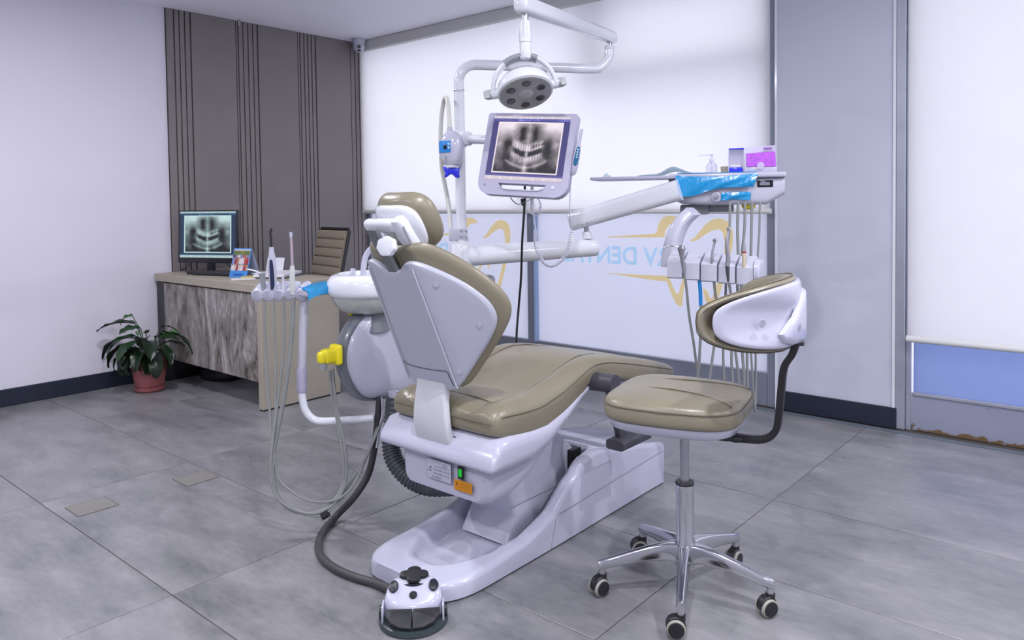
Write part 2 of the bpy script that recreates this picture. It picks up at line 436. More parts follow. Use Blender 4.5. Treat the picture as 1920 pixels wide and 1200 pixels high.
def logo(parent, dx, dz, only=None):
    """yellow tooth outline with two swooshes, seen from behind"""
    S1 = [(540, 255), (880, 236), (912, 228), (925, 170), (950, 122), (1000, 95), (1050, 101), (1105, 130), (1095, 152), (1050, 150), (1010, 165), (985, 200), (972, 260), (880, 262), (540, 262)]
    S2 = [(1158, 285), (1200, 262), (1240, 210), (1290, 155), (1340, 122), (1390, 118), (1440, 135), (1475, 175), (1490, 240), (1482, 330), (1462, 430), (1440, 520), (1415, 600), (1390, 680), (1345, 800), (1310, 810), (1285, 750), (1268, 690), (1262, 640), (1290, 660), (1318, 722), (1332, 722), (1352, 650), (1375, 590), (1400, 500), (1420, 400), (1425, 300), (1410, 220), (1380, 200), (1330, 210), (1280, 240), (1230, 275), (1190, 292)]
    S3 = [(520, 528), (700, 538), (1005, 550), (1030, 620), (1058, 682), (1078, 685), (1098, 610), (1120, 545), (1185, 470), (1250, 560), (1232, 575), (1185, 505), (1135, 570), (1118, 650), (1105, 775), (1090, 782), (1060, 760), (1020, 680), (990, 592), (900, 585), (700, 555)]
    S4 = None
    for nm, S in (('tooth_swoosh', S1), ('tooth_outline', S2), ('root_swoosh', S3)):
        poly = []
        for (a, b) in S:
            u, v = 1000 + a / 4.0, 380 + b / 4.0
            d = (CR * ((u - CX) / FPX) - CU * ((v - CY) / FPX) + CF); t = -CAM.y / d.y; q = CAM + d * t
            poly.append((round(q.x + dx, 3), round(q.z + dz, 3)))
        bb = B(); bb.add([(a, 0.0195, b) for a, b in poly], [tuple(range(len(poly)))])
        bb.done(nm, 'film_yellow', parent, smooth=0)
    text_mesh('RV DENTAL', 0.168, 'lettering', 'film_blue', parent, frame((2.65 + dx, 0.0195, 0.862 + dz), (1, 0, 0), (0, 0, 1), (0, -1, 0)), thick=0.0, mirror=True, offset=0.004)

win = {}
for k, (x0, x1, lab) in enumerate(((0.0, 1.93, 'frosted shop window beside the taupe panelling with yellow tooth logo'), (1.93, 3.79, 'frosted shop window next to the white pier with mirrored blue lettering'))):
    w = tag(empty('window_%d' % (k + 1), (x0, 0.03, 0)), lab, kind='structure'); win[k] = w
    jl, jr = (0.05, 0.035) if k == 0 else (0.035, 0.05)
    hj = 2.62 if k == 0 else 1.32
    f = B(); f.box((x0 + jl / 2, 0.035, hj / 2), (jl, 0.07, hj), bevel=0.003, seg=1); f.done('window_jamb', 'aluminium_dark', w, smooth=0)
    hj = 2.62 if k == 1 else 1.32
    f = B(); f.box((x1 - jr / 2, 0.035, hj / 2), (jr, 0.07, hj), bevel=0.003, seg=1); f.done('window_jamb', 'aluminium_dark', w, smooth=0)
    f = B(); f.box(((x0 + jl + x1 - jr) / 2, 0.033, 0.098), (x1 - x0 - jl - jr - 0.001, 0.06, 0.196), bevel=0.003, seg=1); f.done('window_rail', 'aluminium_dark', w, smooth=0)
    f = B(); f.box(((x0 + x1) / 2, 0.012, 0.2015), (x1 - x0 - jl - jr, 0.022, 0.011), bevel=0.002, seg=1); f.done('glazing_bead', 'aluminium', w, smooth=0)
    f = B(); f.box(((x0 + x1) / 2, 0.025, 0.69), (x1 - x0 - jl - jr, 0.008, 0.98)); f.done('frosted_pane', 'frosted_film', w, smooth=0)
    f = B(); f.box(((x0 + x1) / 2, 0.035, 1.91), (x1 - x0 - jl - jr, 0.006, 1.42)); f.done('upper_pane', 'clear_glass', w, smooth=0)
    B().box(((x0 + x1) / 2, 0.03, 1.19), (x1 - x0 - jl - jr, 0.025, 0.02)).done('window_rail', 'aluminium_dark', w, smooth=0)
    logo(w, -1.804 if k == 0 else 0.0, -0.02 if k == 0 else 0.0)
tag(B().box((1.975, 0.012, 0.70), (0.016, 0.05, 1.0)).done('trim_4', mat('steel_blue', (0.30, 0.42, 0.64), 0.3), smooth=0), 'blue-grey vertical seal on the window mullion', kind='structure')

# glass door at the right edge
dr = tag(empty('door_1', (4.45, 0.03, 0)), 'aluminium framed glass door with worn kick rail behind a white blind', kind='structure')
wm = bpy.data.materials.new('worn_rail'); wm.use_nodes = True; nt = wm.node_tree; bs = nt.nodes['Principled BSDF']
bs.inputs['Roughness'].default_value = 0.45; bs.inputs['Metallic'].default_value = 0.35
geo = nt.nodes.new('ShaderNodeNewGeometry'); sep = nt.nodes.new('ShaderNodeSeparateXYZ'); nt.links.new(geo.outputs['Position'], sep.inputs[0])
nz = nt.nodes.new('ShaderNodeTexNoise'); nz.inputs['Scale'].default_value = 26; nz.inputs['Detail'].default_value = 6; nt.links.new(geo.outputs['Position'], nz.inputs['Vector'])
mr = nt.nodes.new('ShaderNodeMapRange'); mr.inputs[1].default_value = 0.045; mr.inputs[2].default_value = 0.012; mr.inputs[3].default_value = -0.16; mr.inputs[4].default_value = 0.16
nt.links.new(sep.outputs['Z'], mr.inputs[0])
ad = nt.nodes.new('ShaderNodeMath'); nt.links.new(nz.outputs['Fac'], ad.inputs[0]); nt.links.new(mr.outputs[0], ad.inputs[1])
rp = nt.nodes.new('ShaderNodeValToRGB'); e = rp.color_ramp.elements
e[0].position = 0.52; e[0].color = (0.33, 0.36, 0.46, 1); e[1].position = 0.60; e[1].color = (0.20, 0.13, 0.06, 1)
nt.links.new(ad.outputs[0], rp.inputs['Fac']); nt.links.new(rp.outputs['Color'], bs.inputs['Base Color']); MATS['worn_rail'] = wm
B().box((4.468, 0.03, 1.31), (0.046, 0.07, 2.62), bevel=0.003, seg=1).done('door_jamb', 'aluminium', dr, smooth=0)
B().box((4.505, 0.035, 1.31), (0.026, 0.05, 2.62), bevel=0.002, seg=1).done('door_stile', 'aluminium', dr, smooth=0)
B().box((5.40, 0.035, 0.10), (1.75, 0.05, 0.19), bevel=0.002, seg=1).done('kick_rail', 'worn_rail', dr, smooth=0)
B().box((5.40, 0.012, 0.2), (1.75, 0.022, 0.018), bevel=0.003, seg=1).done('glazing_bead', 'aluminium', dr, smooth=0)
B().box((5.40, 0.035, 0.345), (1.75, 0.008, 0.31)).done('frosted_pane', 'frosted_blue', dr, smooth=0)
B().box((5.40, 0.035, 1.56), (1.75, 0.006, 2.12)).done('upper_pane', 'clear_glass', dr, smooth=0)
B().box((6.285, 0.03, 1.31), (0.03, 0.07, 2.62)).done('door_jamb', 'aluminium', dr, smooth=0)
B().box((5.40, 0.04, 2.65), (1.80, 0.08, 0.07)).done('door_head', 'aluminium', dr, smooth=0)

# blinds
translucent('blind_fabric_dense', (0.69, 0.69, 0.71), (0.70, 0.70, 0.74), 0.30)
def blind(name, x0, x1, y, zb, label, bar_r=0.012, cloth='blind_fabric'):
    t = thing(name, label, 'blind', (x0, y, zb))
    B().box(((x0 + x1) / 2, y, (zb + 2.63) / 2), (x1 - x0 - 0.03, 0.002, 2.63 - zb)).done('fabric', cloth, t, smooth=0)
    prof = [(-0.046, 0.0), (-0.046, -0.05), (-0.03, -0.078), (0.0, -0.084), (0.03, -0.075), (0.036, 0.0)]
    c = B(); c.loft([[(x, y + a, 2.682 + b) for a, b in prof] for x in (x0, x1)]); c.done('cassette', 'bar_cream', t, smooth=40)
    c = B(); c.tube([(x0 + 0.01, y, zb), (x1 - 0.01, y, zb)], bar_r, 12); c.done('bottom_bar', 'bar_cream', t)
    return t
blind('roller_blind', 0.012, 3.795, -0.05, 1.170, 'wide white roller blind half lowered over the shop windows', 0.016)
blind('roller_blind', 4.495, 6.27, -0.03, 0.497, 'white roller blind lowered almost to the sill of the glass door', 0.018, 'blind_fabric_dense')

# ---- street outside: pavement and a sign fascia hung close to the glass
tag(B().box((4.0, 4.2, -0.25), (30, 8.0, 0.3)).done('pavement_outside', mat('pavement', (0.45, 0.46, 0.5), 0.8), smooth=0), 'pale pavement outside the shop windows', kind='structure')
tag(B().box((3.25, 0.16, 2.10), (1.6, 0.05, 0.12)).done('trim_5', 'aluminium_dark', smooth=0), 'sign rail outside the upper shop window', kind='structure')
tag(B().box((2.52, 0.16, 2.35), (0.16, 0.05, 0.55)).done('trim_6', 'aluminium_dark', smooth=0), 'sign post outside the upper shop window', kind='structure')

# ---- recessed ceiling downlights
for (x, y) in ((1.9, -2.9), (4.75, -3.3), (5.6, -1.7), (2.0, -4.8), (3.9, -5.4), (5.8, -5.2), (6.9, -3.3), (7.3, -1.4)):
    t = thing('ceiling_downlight', 'round recessed white ceiling downlight', 'ceiling light', (x, y, H), 'ceiling downlights')
    r = B(); r.lathe([(0.05, 0.0), (0.068, 0.0), (0.07, -0.004), (0.052, -0.006), (0.05, -0.001)], (x, y, H), 24); r.done('trim_ring', 'white_enamel', t)
    r = B(); r.lathe([(0.0, -0.0015), (0.05, -0.0015), (0.05, -0.0005), (0.0, -0.0005)], (x, y, H), 20); r.done('diffuser', mat('led_disc', (0.9, 0.9, 0.9), 0.4, emit=(1.0, 0.97, 0.98), estr=6.0), t)
    ld = bpy.data.lights.new('downlight_lamp', 'AREA'); ld.shape = 'DISK'; ld.size = 0.1; ld.energy = DOWNLIGHT_W; ld.color = (0.95, 0.93, 1.0)
    lo = bpy.data.objects.new('downlight_lamp', ld); COL.objects.link(lo); lo.parent = t; lo.location = (0, 0, -0.008)
# small hook screwed into the ceiling, and the security camera
t = thing('ceiling_hook', 'tiny white hook screwed to the ceiling edge above the panelling', 'hook', (0.031, -1.245, H))
hb = B(); hb.tube(cr([(0.05, -1.245, H), (0.05, -1.245, H - 0.025), (0.055, -1.247, H - 0.045), (0.062, -1.247, H - 0.035)], 4), 0.003, 6); hb.done('hook_wire', 'white_enamel', t)
hb = B(); hb.lathe([(0.0, 0), (0.010, 0), (0.009, -0.006), (0, -0.006)], (0.05, -1.245, H), 10); hb.done('hook_plate', 'mid_grey', t)
t = thing('security_camera', 'white dome security camera on the ceiling in the room corner', 'camera', (0.16, -0.17, H))
q = B(); q.lathe([(0.0, 0.0), (0.060, 0.0), (0.060, -0.012), (0.054, -0.040), (0.050, -0.055)], (0.16, -0.17, H), 24); q.done('mount', 'white_plastic', t)
q = B()
q.lathe([(0.048, -0.035), (0.052, -0.060), (0.048, -0.085), (0.034, -0.108), (0.015, -0.119), (0.0, -0.120)], (0.16, -0.17, H), 24); q.done('dome', 'white_plastic', t)
vd = (CAM - Vector((0.16, -0.17, H - 0.07))).normalized()
q = B(); q.lathe([(0.0, 0.0), (0.016, 0.0), (0.016, 0.008), (0.0, 0.010)], (0, 0, 0), 16, axis_frame(Vector((0.16, -0.17, H - 0.066)) + vd * 0.046, vd)); q.done('lens', 'lens_dark', t)
q = B(); q.box((0, 0, 0), (0.016, 0.032, 0.01), axis_frame(Vector((0.16, -0.17, H - 0.100)) + vd * 0.036, vd), bevel=0.003); q.done('sensor_window', 'black_gloss', t)
# ================================================================== dental chair
CXC = 3.67
chair = thing('dental_chair', 'taupe leather dental chair with white moulded base, reclined back and headrest', 'dental chair', (CXC, -2.15, 0))
# ---- base plate: moulded heightfield
def base_hw(y):
    y0 = -2.825
    t = min(1.0, max(0.0, (y - y0) / 0.20))
    k = sqrt(max(0.0, 1 - (1 - t) ** 2.6))
    return 0.215 * (0.52 + 0.48 * k) - 0.012 * ss(-2.4, -1.48, y)
RAIL = [(-2.83, 0.058), (-2.60, 0.066), (-2.42, 0.082), (-2.28, 0.125), (-2.16, 0.22), (-2.08, 0.272, 1), (-2.0, 0.282, 1), (-1.75, 0.235), (-1.47, 0.178)]
def rail_z(y): return crf(RAIL, y)
def base_z(x, y):
    r = rail_z(y); ax = abs(x)
    wch = 0.150 - 0.025 * ss(-2.35, -2.6, -abs(y) if False else y) if False else 0.142
    front = ss(-2.735, -2.665, y)
    wf = 0.150 * sqrt(max(0.0, min(1.0, (y + 2.755) / 0.16))) * (0.80 + 0.2 * ss(-2.7, -2.35, y)) + 0.004
    inside = 1 - ss(wf - 0.022, wf + 0.012, ax)
    back = 1 - ss(-2.06, -1.98, y)
    depth = r - 0.026
    return r - depth * inside * front * back
NY, NX = 84, 34
rows = []
bb = B()
for j in range(NY + 1):
    t = j / NY; y = -2.825 + (1.355) * (t ** 1.25)
    hw = base_hw(y); row = []
    row.append((CXC - hw, y, 0.006)); 
    zt = base_z(hw, y)
    row.append((CXC - hw, y, zt - 0.018)); row.append((CXC - hw + 0.005, y, zt - 0.006))
    for i in range(NX + 1):
        x = -hw + 0.016 + (2 * hw - 0.032) * i / NX
        row.append((CXC + x, y, base_z(x, y)))
    row.append((CXC + hw - 0.005, y, zt - 0.006)); row.append((CXC + hw, y, zt - 0.018)); row.append((CXC + hw, y, 0.006))
    rows.append(row)
n = len(rows[0]); vs = [p for r in rows for p in r]; fs = []
for j in range(NY):
    for k in range(n - 1): fs.append((j * n + k, j * n + k + 1, (j + 1) * n + k + 1, (j + 1) * n + k))
fs.append(tuple(range(n))); fs.append(tuple(range(NY * n, NY * n + n)))
fs.append(tuple([j * n for j in range(NY + 1)] + [j * n + n - 1 for j in range(NY, -1, -1)]))
bb.add(vs, fs); base = bb.done('chair_base', 'white_plastic', chair, smooth=40)
# seams, foot gasket and slot of the base
g = B(); g.loft([[(CXC + s * (base_hw(y) - 0.004), y, z) for s in (-1, 1) for z in ((0.0, 0.008) if s < 0 else (0.008, 0.0))] for y in [-2.82 + 1.345 * k / 24 for k in range(25)]])
g.done('base_gasket', 'black_plastic', base, smooth=0)
sm = B(); sm.tube([(CXC + base_hw(-2.29) + 0.0002, -2.30 + 0.03 * k / 8, 0.008 + 0.092 * k / 8) for k in range(9)] + [(CXC + base_hw(-2.25) - 0.004, -2.262, 0.118)] , 0.0015, 6)
sm.tube([(CXC + base_hw(y) + 0.0004, y, 0.118 + 0.028 * k / 12) for k, y in enumerate([-2.25 + 0.77 * q / 12 for q in range(13)])], 0.0016, 6)
sm.done('base_seam', 'mid_grey', base)
sl = B(); sl.box((CXC, -2.03, 0.245), (0.27, 0.06, 0.075)); sl.done('base_slot', 'black_plastic', base, smooth=0)
st = B(); st.prism([(-0.235, -2.41), (-0.20, -2.41), (-0.20, -2.18), (-0.235, -2.18)], 0.05, frame((CXC, 0, 0), (1, 0, 0), (0, 1, 0), (0, 0, 1)), bevel=0.008); st.done('base_ledge', 'white_plastic', base)
# ---- lift arm between base and seat
lf = B()
pf = [(-2.425, 0.035), (-2.07, 0.032), (-1.985, 0.16), (-2.02, 0.285), (-2.20, 0.44), (-2.46, 0.44), (-2.42, 0.26), (-2.37, 0.115)]
lf.prism([(p[0], p[1]) for p in pf], 0.23, frame((CXC - 0.115, 0, 0), (0, 1, 0), (0, 0, 1), (1, 0, 0)), bevel=0.016, seg=3)
lift = lf.done('lift_arm', 'light_plastic', chair, smooth=50)
sm = B(); sm.tube([(CXC + 0.1158, -2.405, 0.162), (CXC + 0.1158, -2.03, 0.165)], 0.0016, 6)
sm.done('cover_seam', 'mid_grey', lift)
# ---- seat frame band and under-seat housing
def section(y, zt, zb, hw, r, n=5): return [(CXC + a, y, (zt + zb) / 2 + b) for a, b in rrect(2 * hw, zt - zb, r, n)]
hs = B()
hs.loft([section(-2.622, 0.40, 0.275, 0.165, 0.03), section(-2.630, 0.42, 0.262, 0.185, 0.04), section(-2.60, 0.43, 0.248, 0.215, 0.05), section(-2.52, 0.44, 0.247, 0.228, 0.06),
         section(-2.42, 0.45, 0.285, 0.228, 0.06), section(-2.33, 0.47, 0.345, 0.220, 0.05), section(-2.25, 0.49, 0.42, 0.21, 0.03), section(-2.18, 0.52, 0.48, 0.20, 0.018)])
housing = hs.done('underseat_housing', 'white_plastic', chair, smooth=60, subsurf=1)
bd = B()
bd.loft([section(-2.668, 0.412, 0.396, 0.268, 0.007), section(-2.662, 0.430, 0.390, 0.276, 0.016), section(-2.625, 0.482, 0.384, 0.279, 0.03), section(-2.56, 0.492, 0.376, 0.280, 0.04), section(-2.46, 0.49, 0.376, 0.279, 0.045),
         section(-2.37, 0.49, 0.402, 0.276, 0.04), section(-2.27, 0.512, 0.458, 0.27, 0.025), section(-2.16, 0.552, 0.525, 0.26, 0.012), section(-2.06, 0.575, 0.556, 0.245, 0.009)])
band = bd.done('seat_frame', 'white_plastic', chair, smooth=60)
B().box((0, 0, 0), (0.186, 0.055, 0.003), frame((CXC - 0.010, -2.6465, 0.4435), (1, 0, 0), (0, 0.46, 0.888), (0, -0.888, 0.46))).done('frame_slot', 'black_plastic', band, smooth=0)
# rating plate, power switch, warning sticker on the back of the housing
FB = frame((0, -2.6345, 0), (1, 0, 0), (0, 0, 1), (0, -1, 0))
def plate_fn(s, t):
    ink = False
    if s < 0.015 or s > 0.985 or t < 0.02 or t > 0.98: ink = True
    if 0.8 < t < 0.93 and s < 0.6: ink = int(s * 40 + t * 60) % 2 == 0 and int(t * 30) % 2 == 0
    if 0.66 < t < 0.9 and 0.62 < s < 0.84: ink = (int(s * 60) + int(t * 50)) % 3 == 0
    if 0.25 < t < 0.68 and 0.26 < s < 0.95: ink = int(t * 46) % 3 == 0 and int(s * 77) % 5 != 0
    if 0.5 < t < 0.62 and 0.06 < s < 0.2: ink = (s - 0.06) / 0.14 > (t - 0.5) / 0.14
    if 0.08 < t < 0.18 and 0.2 < s < 0.62: ink = int(s * 50) % 3 != 0 and int(t * 60) % 4 != 0
    if 0.38 < t < 0.44 and 0.06 < s < 0.2: ink = True
    return (0.10, 0.10, 0.16) if ink else (0.50, 0.50, 0.60)
print_grid('rating_plate', 0.118, 0.068, 60, 36, plate_fn, 'card_print', housing, FB @ Matrix.Translation((3.668, 0.336, 0.0012)))
B().box((0, 0, 0), (0.026, 0.044, 0.006), FB @ Matrix.Translation((3.772, 0.352, 0.001)), bevel=0.002).done('switch_bezel', 'black_plastic', housing)
B().box((0, 0, 0), (0.014, 0.026, 0.006), FB @ Matrix.Translation((3.772, 0.352, 0.003)), bevel=0.002).done('power_switch', 'green_lamp', housing)
def warn_fn(s, t):
    if 0.08 < s < 0.24 and 0.45 < t < 0.85 and abs(s - 0.16) < (0.85 - t) * 0.2: return (0.22, 0.08, 0.0)
    if 0.3 < s < 0.9 and 0.15 < t < 0.85 and int(t * 14) % 2 == 0 and int(s * 31) % 4: return (0.42, 0.15, 0.0)
    return (0.62, 0.25, 0.003)
print_grid('warning_sticker', 0.082, 0.036, 40, 18, warn_fn, 'card_print', housing, FB @ Matrix.Translation((3.782, 0.308, 0.0016)))
# ---- seat and leg-rest upholstery
TOP = [(-2.635, 0.560), (-2.60, 0.590), (-2.50, 0.592), (-2.40, 0.594), (-2.26, 0.622), (-2.16, 0.650), (-2.06, 0.665), (-1.96, 0.656), (-1.80, 0.622), (-1.60, 0.574), (-1.42, 0.525), (-1.33, 0.497), (-1.285, 0.468)]
BOT = [(-2.635, 0.500), (-2.60, 0.482), (-2.50, 0.458), (-2.40, 0.450), (-2.26, 0.482), (-2.16, 0.526), (-2.10, 0.570), (-2.02, 0.566), (-1.96, 0.556), (-1.80, 0.520), (-1.60, 0.472), (-1.42, 0.435), (-1.33, 0.425), (-1.285, 0.44)]
HWS = [(-2.635, 0.235), (-2.60, 0.258), (-2.50, 0.266), (-2.3, 0.265), (-2.06, 0.258), (-1.80, 0.245), (-1.55, 0.232), (-1.42, 0.215), (-1.34, 0.185), (-1.285, 0.12)]
def cush_section(y):
    zt, zb, hw = crf(TOP, y), crf(BOT, y), crf(HWS, y)
    t = zt - zb; out = []
    prof = [(0.0, 0.0), (0.35, -0.010 * 0), (0.58, -0.006), (0.66, -0.010), (0.72, 0.002), (0.86, 0.0), (0.95, -0.016), (0.992, -0.036), (1.0, -0.052)]
    top = [(a * hw, zt + b * (t / 0.13) - 0.004 * (a > 0.3)) for a, b in prof]
    low = [(1.0 * hw, zt - t * 0.62), (0.99 * hw, zb + t * 0.10), (0.955 * hw, zb), (0.5 * hw, zb - 0.0), (0.0, zb)]
    half = top + low
    ring = [(CXC + a, y, z) for a, z in half] + [(CXC - a, y, z) for a, z in reversed(half[1:-1])]
    return ring
sc = B(); ys_ = [-2.635, -2.625, -2.605, -2.57, -2.52, -2.46, -2.40, -2.33, -2.27, -2.21, -2.16, -2.12, -2.09, -2.05, -2.0, -1.94, -1.86, -1.78, -1.70, -1.62, -1.54, -1.47, -1.42, -1.38, -1.34, -1.31, -1.29, -1.285]
sc.loft([cush_section(y) for y in ys_])
seat = sc.done('seat_cushion', 'leather', chair, smooth=70, subsurf=1)
for s in (-1, 1):
    sm = B(); sm.tube([(CXC + s * (crf(HWS, y) * 0.993 + 0.0008), y, crf(TOP, y) - 0.041 * (crf(TOP, y) - crf(BOT, y)) / 0.13) for y in [-2.60 + 1.22 * k / 40 for k in range(41)]], 0.0016, 6)
    sm.done('seam', 'stitch', seat)
sm = B(); sm.tube(cr([(CXC + a * 0.24, -2.6365 + 0.002 * abs(a), 0.535) for a in (-1, -0.5, 0, 0.5, 1)], 4), 0.0015, 6); sm.done('seam', 'stitch', seat)
for s in (-1, 1):
    sm = B(); sm.tube([(CXC + s * crf(HWS, y) * 0.655, y, crf(TOP, y) - 0.0125 * (crf(TOP, y) - crf(BOT, y)) / 0.13) for y in [-2.55 + 1.12 * k / 36 for k in range(37)]], 0.0028, 6); sm.done('seam', 'stitch', seat)
sm = B(); sm.tube([(CXC + crf(HWS, -2.55) * a * 0.655, -2.552, crf(TOP, -2.55) - 0.0035 - 0.009 * abs(a) ** 4) for a in (-1, -0.8, -0.5, 0, 0.5, 0.8, 1)], 0.0028, 6); sm.done('seam', 'stitch', seat)
lp = B(); lp.loft([section(-2.02, 0.568, 0.52, 0.20, 0.015), section(-1.80, 0.522, 0.485, 0.19, 0.015), section(-1.5, 0.455, 0.43, 0.17, 0.01), section(-1.38, 0.432, 0.42, 0.14, 0.004)])
lp.done('legrest_shell', 'light_plastic', chair, smooth=50)
# ---- backrest: hooked bracket, hard shell and padded front
T = Vector((0, -0.40, 0.9165))       # up along the back
Nf = Vector((0, 0.9165, 0.40))       # towards the patient
O = Vector((CXC - 0.004, -2.655, 0.636))
SH = [(-0.012, 0.085), (0.0, 0.112), (0.022, 0.134), (0.07, 0.172), (0.11, 0.206), (0.17, 0.248), (0.215, 0.265), (0.28, 0.252), (0.36, 0.205), (0.41, 0.162), (0.445, 0.128), (0.462, 0.105)]
def sh_hw(h):
    for a, b in zip(SH, SH[1:]):
        if h <= b[0]:
            t = (h - a[0]) / (b[0] - a[0]); return a[1] + (b[1] - a[1]) * t
    return SH[-1][1]
def rid(h): return 0.118 - 0.012 * max(0, h) / 0.45
def bow(x, h):
    r = rid(h); ax = abs(x)
    return 0.78 * max(0.0, ax - r) + 0.10 * max(0.0, ax - r) ** 2
def bpt(x, h, n=0.0): return O + Vector((x, 0, 0)) + T * h + Nf * (bow(x, h) + n)
hs_ = [-0.012, 0.0, 0.02, 0.05, 0.09, 0.13, 0.17, 0.20, 0.23, 0.27, 0.31, 0.35, 0.39, 0.42, 0.445, 0.462]
def notch(x, h):
    # the top edge dips in the middle for the headrest stem
    return 0.035 * ss(0.085, 0.02, abs(x)) if h > 0.30 else 0.0
def bgrid(hwf, n, hmap, cols=18, rim=0.0):
    rows = []
    for h in hs_:
        row = []
        w = hwf(h); r = rid(h) * 0.995
        for i in range(cols + 1):
            s = -1 + 2 * i / cols
            x = s * w
            hh = hmap(x, h)
            row.append((x, hh))
        rows.append(row)
    return rows
def panel_solid(hwf, n0, n1, hmap, edge, name, m, bulge=0.0, sub=1, smooth=60):
    """closed padded panel between offsets n0 (back) and n1 (front), rounded edge"""
    R = bgrid(hwf, 0, hmap); rows, cols = len(R), len(R[0])
    vs, fs = [], []
    def put(off, grow, eb):
        st = len(vs)
        for j in range(rows):
            for i in range(cols):
                x, h = R[j][i]
                s = abs(-1 + 2 * i / (cols - 1)); v = abs(-1 + 2 * j / (rows - 1))
                k = (1 - s ** 6) * (1 - v ** 6)
                vs.append(bpt(x * (1 + grow), h, off + eb * k))
        return st
    a = put(n0, 0.0, 0.0); b = put(n1 - edge, 0.0, edge + bulge)
    q = lambda st, j, i: st + j * cols + i
    for j in range(rows - 1):
        for i in range(cols - 1):
            fs.append((q(a, j, i), q(a, j + 1, i), q(a, j + 1, i + 1), q(a, j, i + 1)))
            fs.append((q(b, j, i), q(b, j, i + 1), q(b, j + 1, i + 1), q(b, j + 1, i)))
    loop = [(0, i) for i in range(cols)] + [(j, cols - 1) for j in range(1, rows)] + [(rows - 1, i) for i in range(cols - 2, -1, -1)] + [(j, 0) for j in range(rows - 2, 0, -1)]
    # one bulging ring on the rim
    cen = bpt(0, 0.22, (n0 + n1) / 2); st = len(vs)
    for (j, i) in loop:
        m_ = (vs[q(a, j, i)] + vs[q(b, j, i)]) / 2; d = (m_ - cen); d -= Nf * d.dot(Nf)
        vs.append(m_ + d.normalized() * edge * 0.55)
    L = len(loop)
    for k in range(L):
        k2 = (k + 1) % L
        fs.append((q(a, *loop[k]), q(a, *loop[k2]), st + k2, st + k))
        fs.append((st + k, st + k2, q(b, *loop[k2]), q(b, *loop[k])))
    bb_ = B(); bb_.add(vs, fs)
    return bb_.done(name, m, chair, smooth=smooth, subsurf=sub)
shell = panel_solid(sh_hw, 0.0, 0.030, lambda x, h: h - notch(x, h) * ss(0.3, 0.46, h), 0.006, 'backrest_shell', 'shell_grey', 0.0, 1, 34)
pad = panel_solid(lambda h: sh_hw(h) * 1.045 + 0.004, 0.026, 0.098, lambda x, h: h * 1.035 + (0.022 if h > 0.3 else -0.004) * ss(0.3, 0.46, h) - 0.3 * notch(x, h) * ss(0.3, 0.46, h), 0.030, 'backrest_cushion', 'leather', 0.006, 1, 80)
# ridges, flap line and screw caps on the shell
for s in (-1, 1):
    r = B(); r.tube([bpt(s * rid(h), h, -0.0006) for h in [0.004 + 0.44 * k / 12 for k in range(13)]], [0.0030] * 13, 8); r.done('shell_ridge', mat('shell_edge', (0.50, 0.52, 0.60), 0.25), shell)
fl_ = B(); fl_.tube(cr([bpt(-0.122, 0.076, -0.0005), bpt(-0.09, 0.066, -0.0008), bpt(-0.03, 0.062, -0.0008), bpt(0.04, 0.063, -0.0008), bpt(0.094, 0.066, -0.0008), bpt(0.099, 0.05, -0.0008), bpt(0.105, 0.012, -0.0008)], 5), 0.0013, 6); fl_.done('flap_seam', 'dark_grey', shell)
for (x, h) in ((0.150, 0.375), (0.222, 0.205), (0.137, 0.062)):
    c_ = bpt(x, h, -0.001); nn = Vector((0.6, -0.75, -0.25)).normalized()
    r = B(); r.lathe([(0.0, 0.0), (0.009, 0.0), (0.009, 0.0015), (0.0, 0.0018)], (0, 0, 0), 16, axis_frame(c_, nn)); r.done('screw_cap', 'shell_grey', shell)
# hooked steel bracket from the seat slot up behind the shell
kb = B(); path = [(-2.622, 0.415), (-2.640, 0.445), (-2.652, 0.49), (-2.655, 0.54), (-2.652, 0.59), (-2.645, 0.64), (-2.648, 0.70)]
path = cr([(0, a, b) for a, b in path], 5)
rings = []
for i, p in enumerate(path):
    t = (path[min(i + 1, len(path) - 1)] - path[max(i - 1, 0)]).normalized(); nn = Vector((0, -t.z, t.y)); hwk = 0.078 + 0.006 * sin(i / len(path) * 6.0)
    rings.append([(CXC - 0.012 + a, p.y + nn.y * b, p.z + nn.z * b) for a, b in rrect(2 * hwk, 0.030, 0.010, 3)])
kb.loft(rings); kb.done('back_bracket', mat('bracket_white', (0.60, 0.63, 0.66), 0.25, coat=0.3), chair, smooth=50)
# ---- headrest
hr = B(); stp = [O + T * 0.38 + Nf * 0.016, O + T * 0.44 + Nf * 0.010, O + T * 0.53 + Nf * -0.006, O + T * 0.585 + Nf * -0.012]
Xv = Vector((1, 0, 0)); rings = []
for i, p in enumerate(stp): rings.append([p + Xv * a + Nf * b for a, b in rrect(0.046, 0.016, 0.004, 2)])
hr.loft(rings); stem_ = hr.done('headrest_stem', mat('stem_grey', (0.17, 0.18, 0.195), 0.4, metal=0.3), chair, smooth=30)
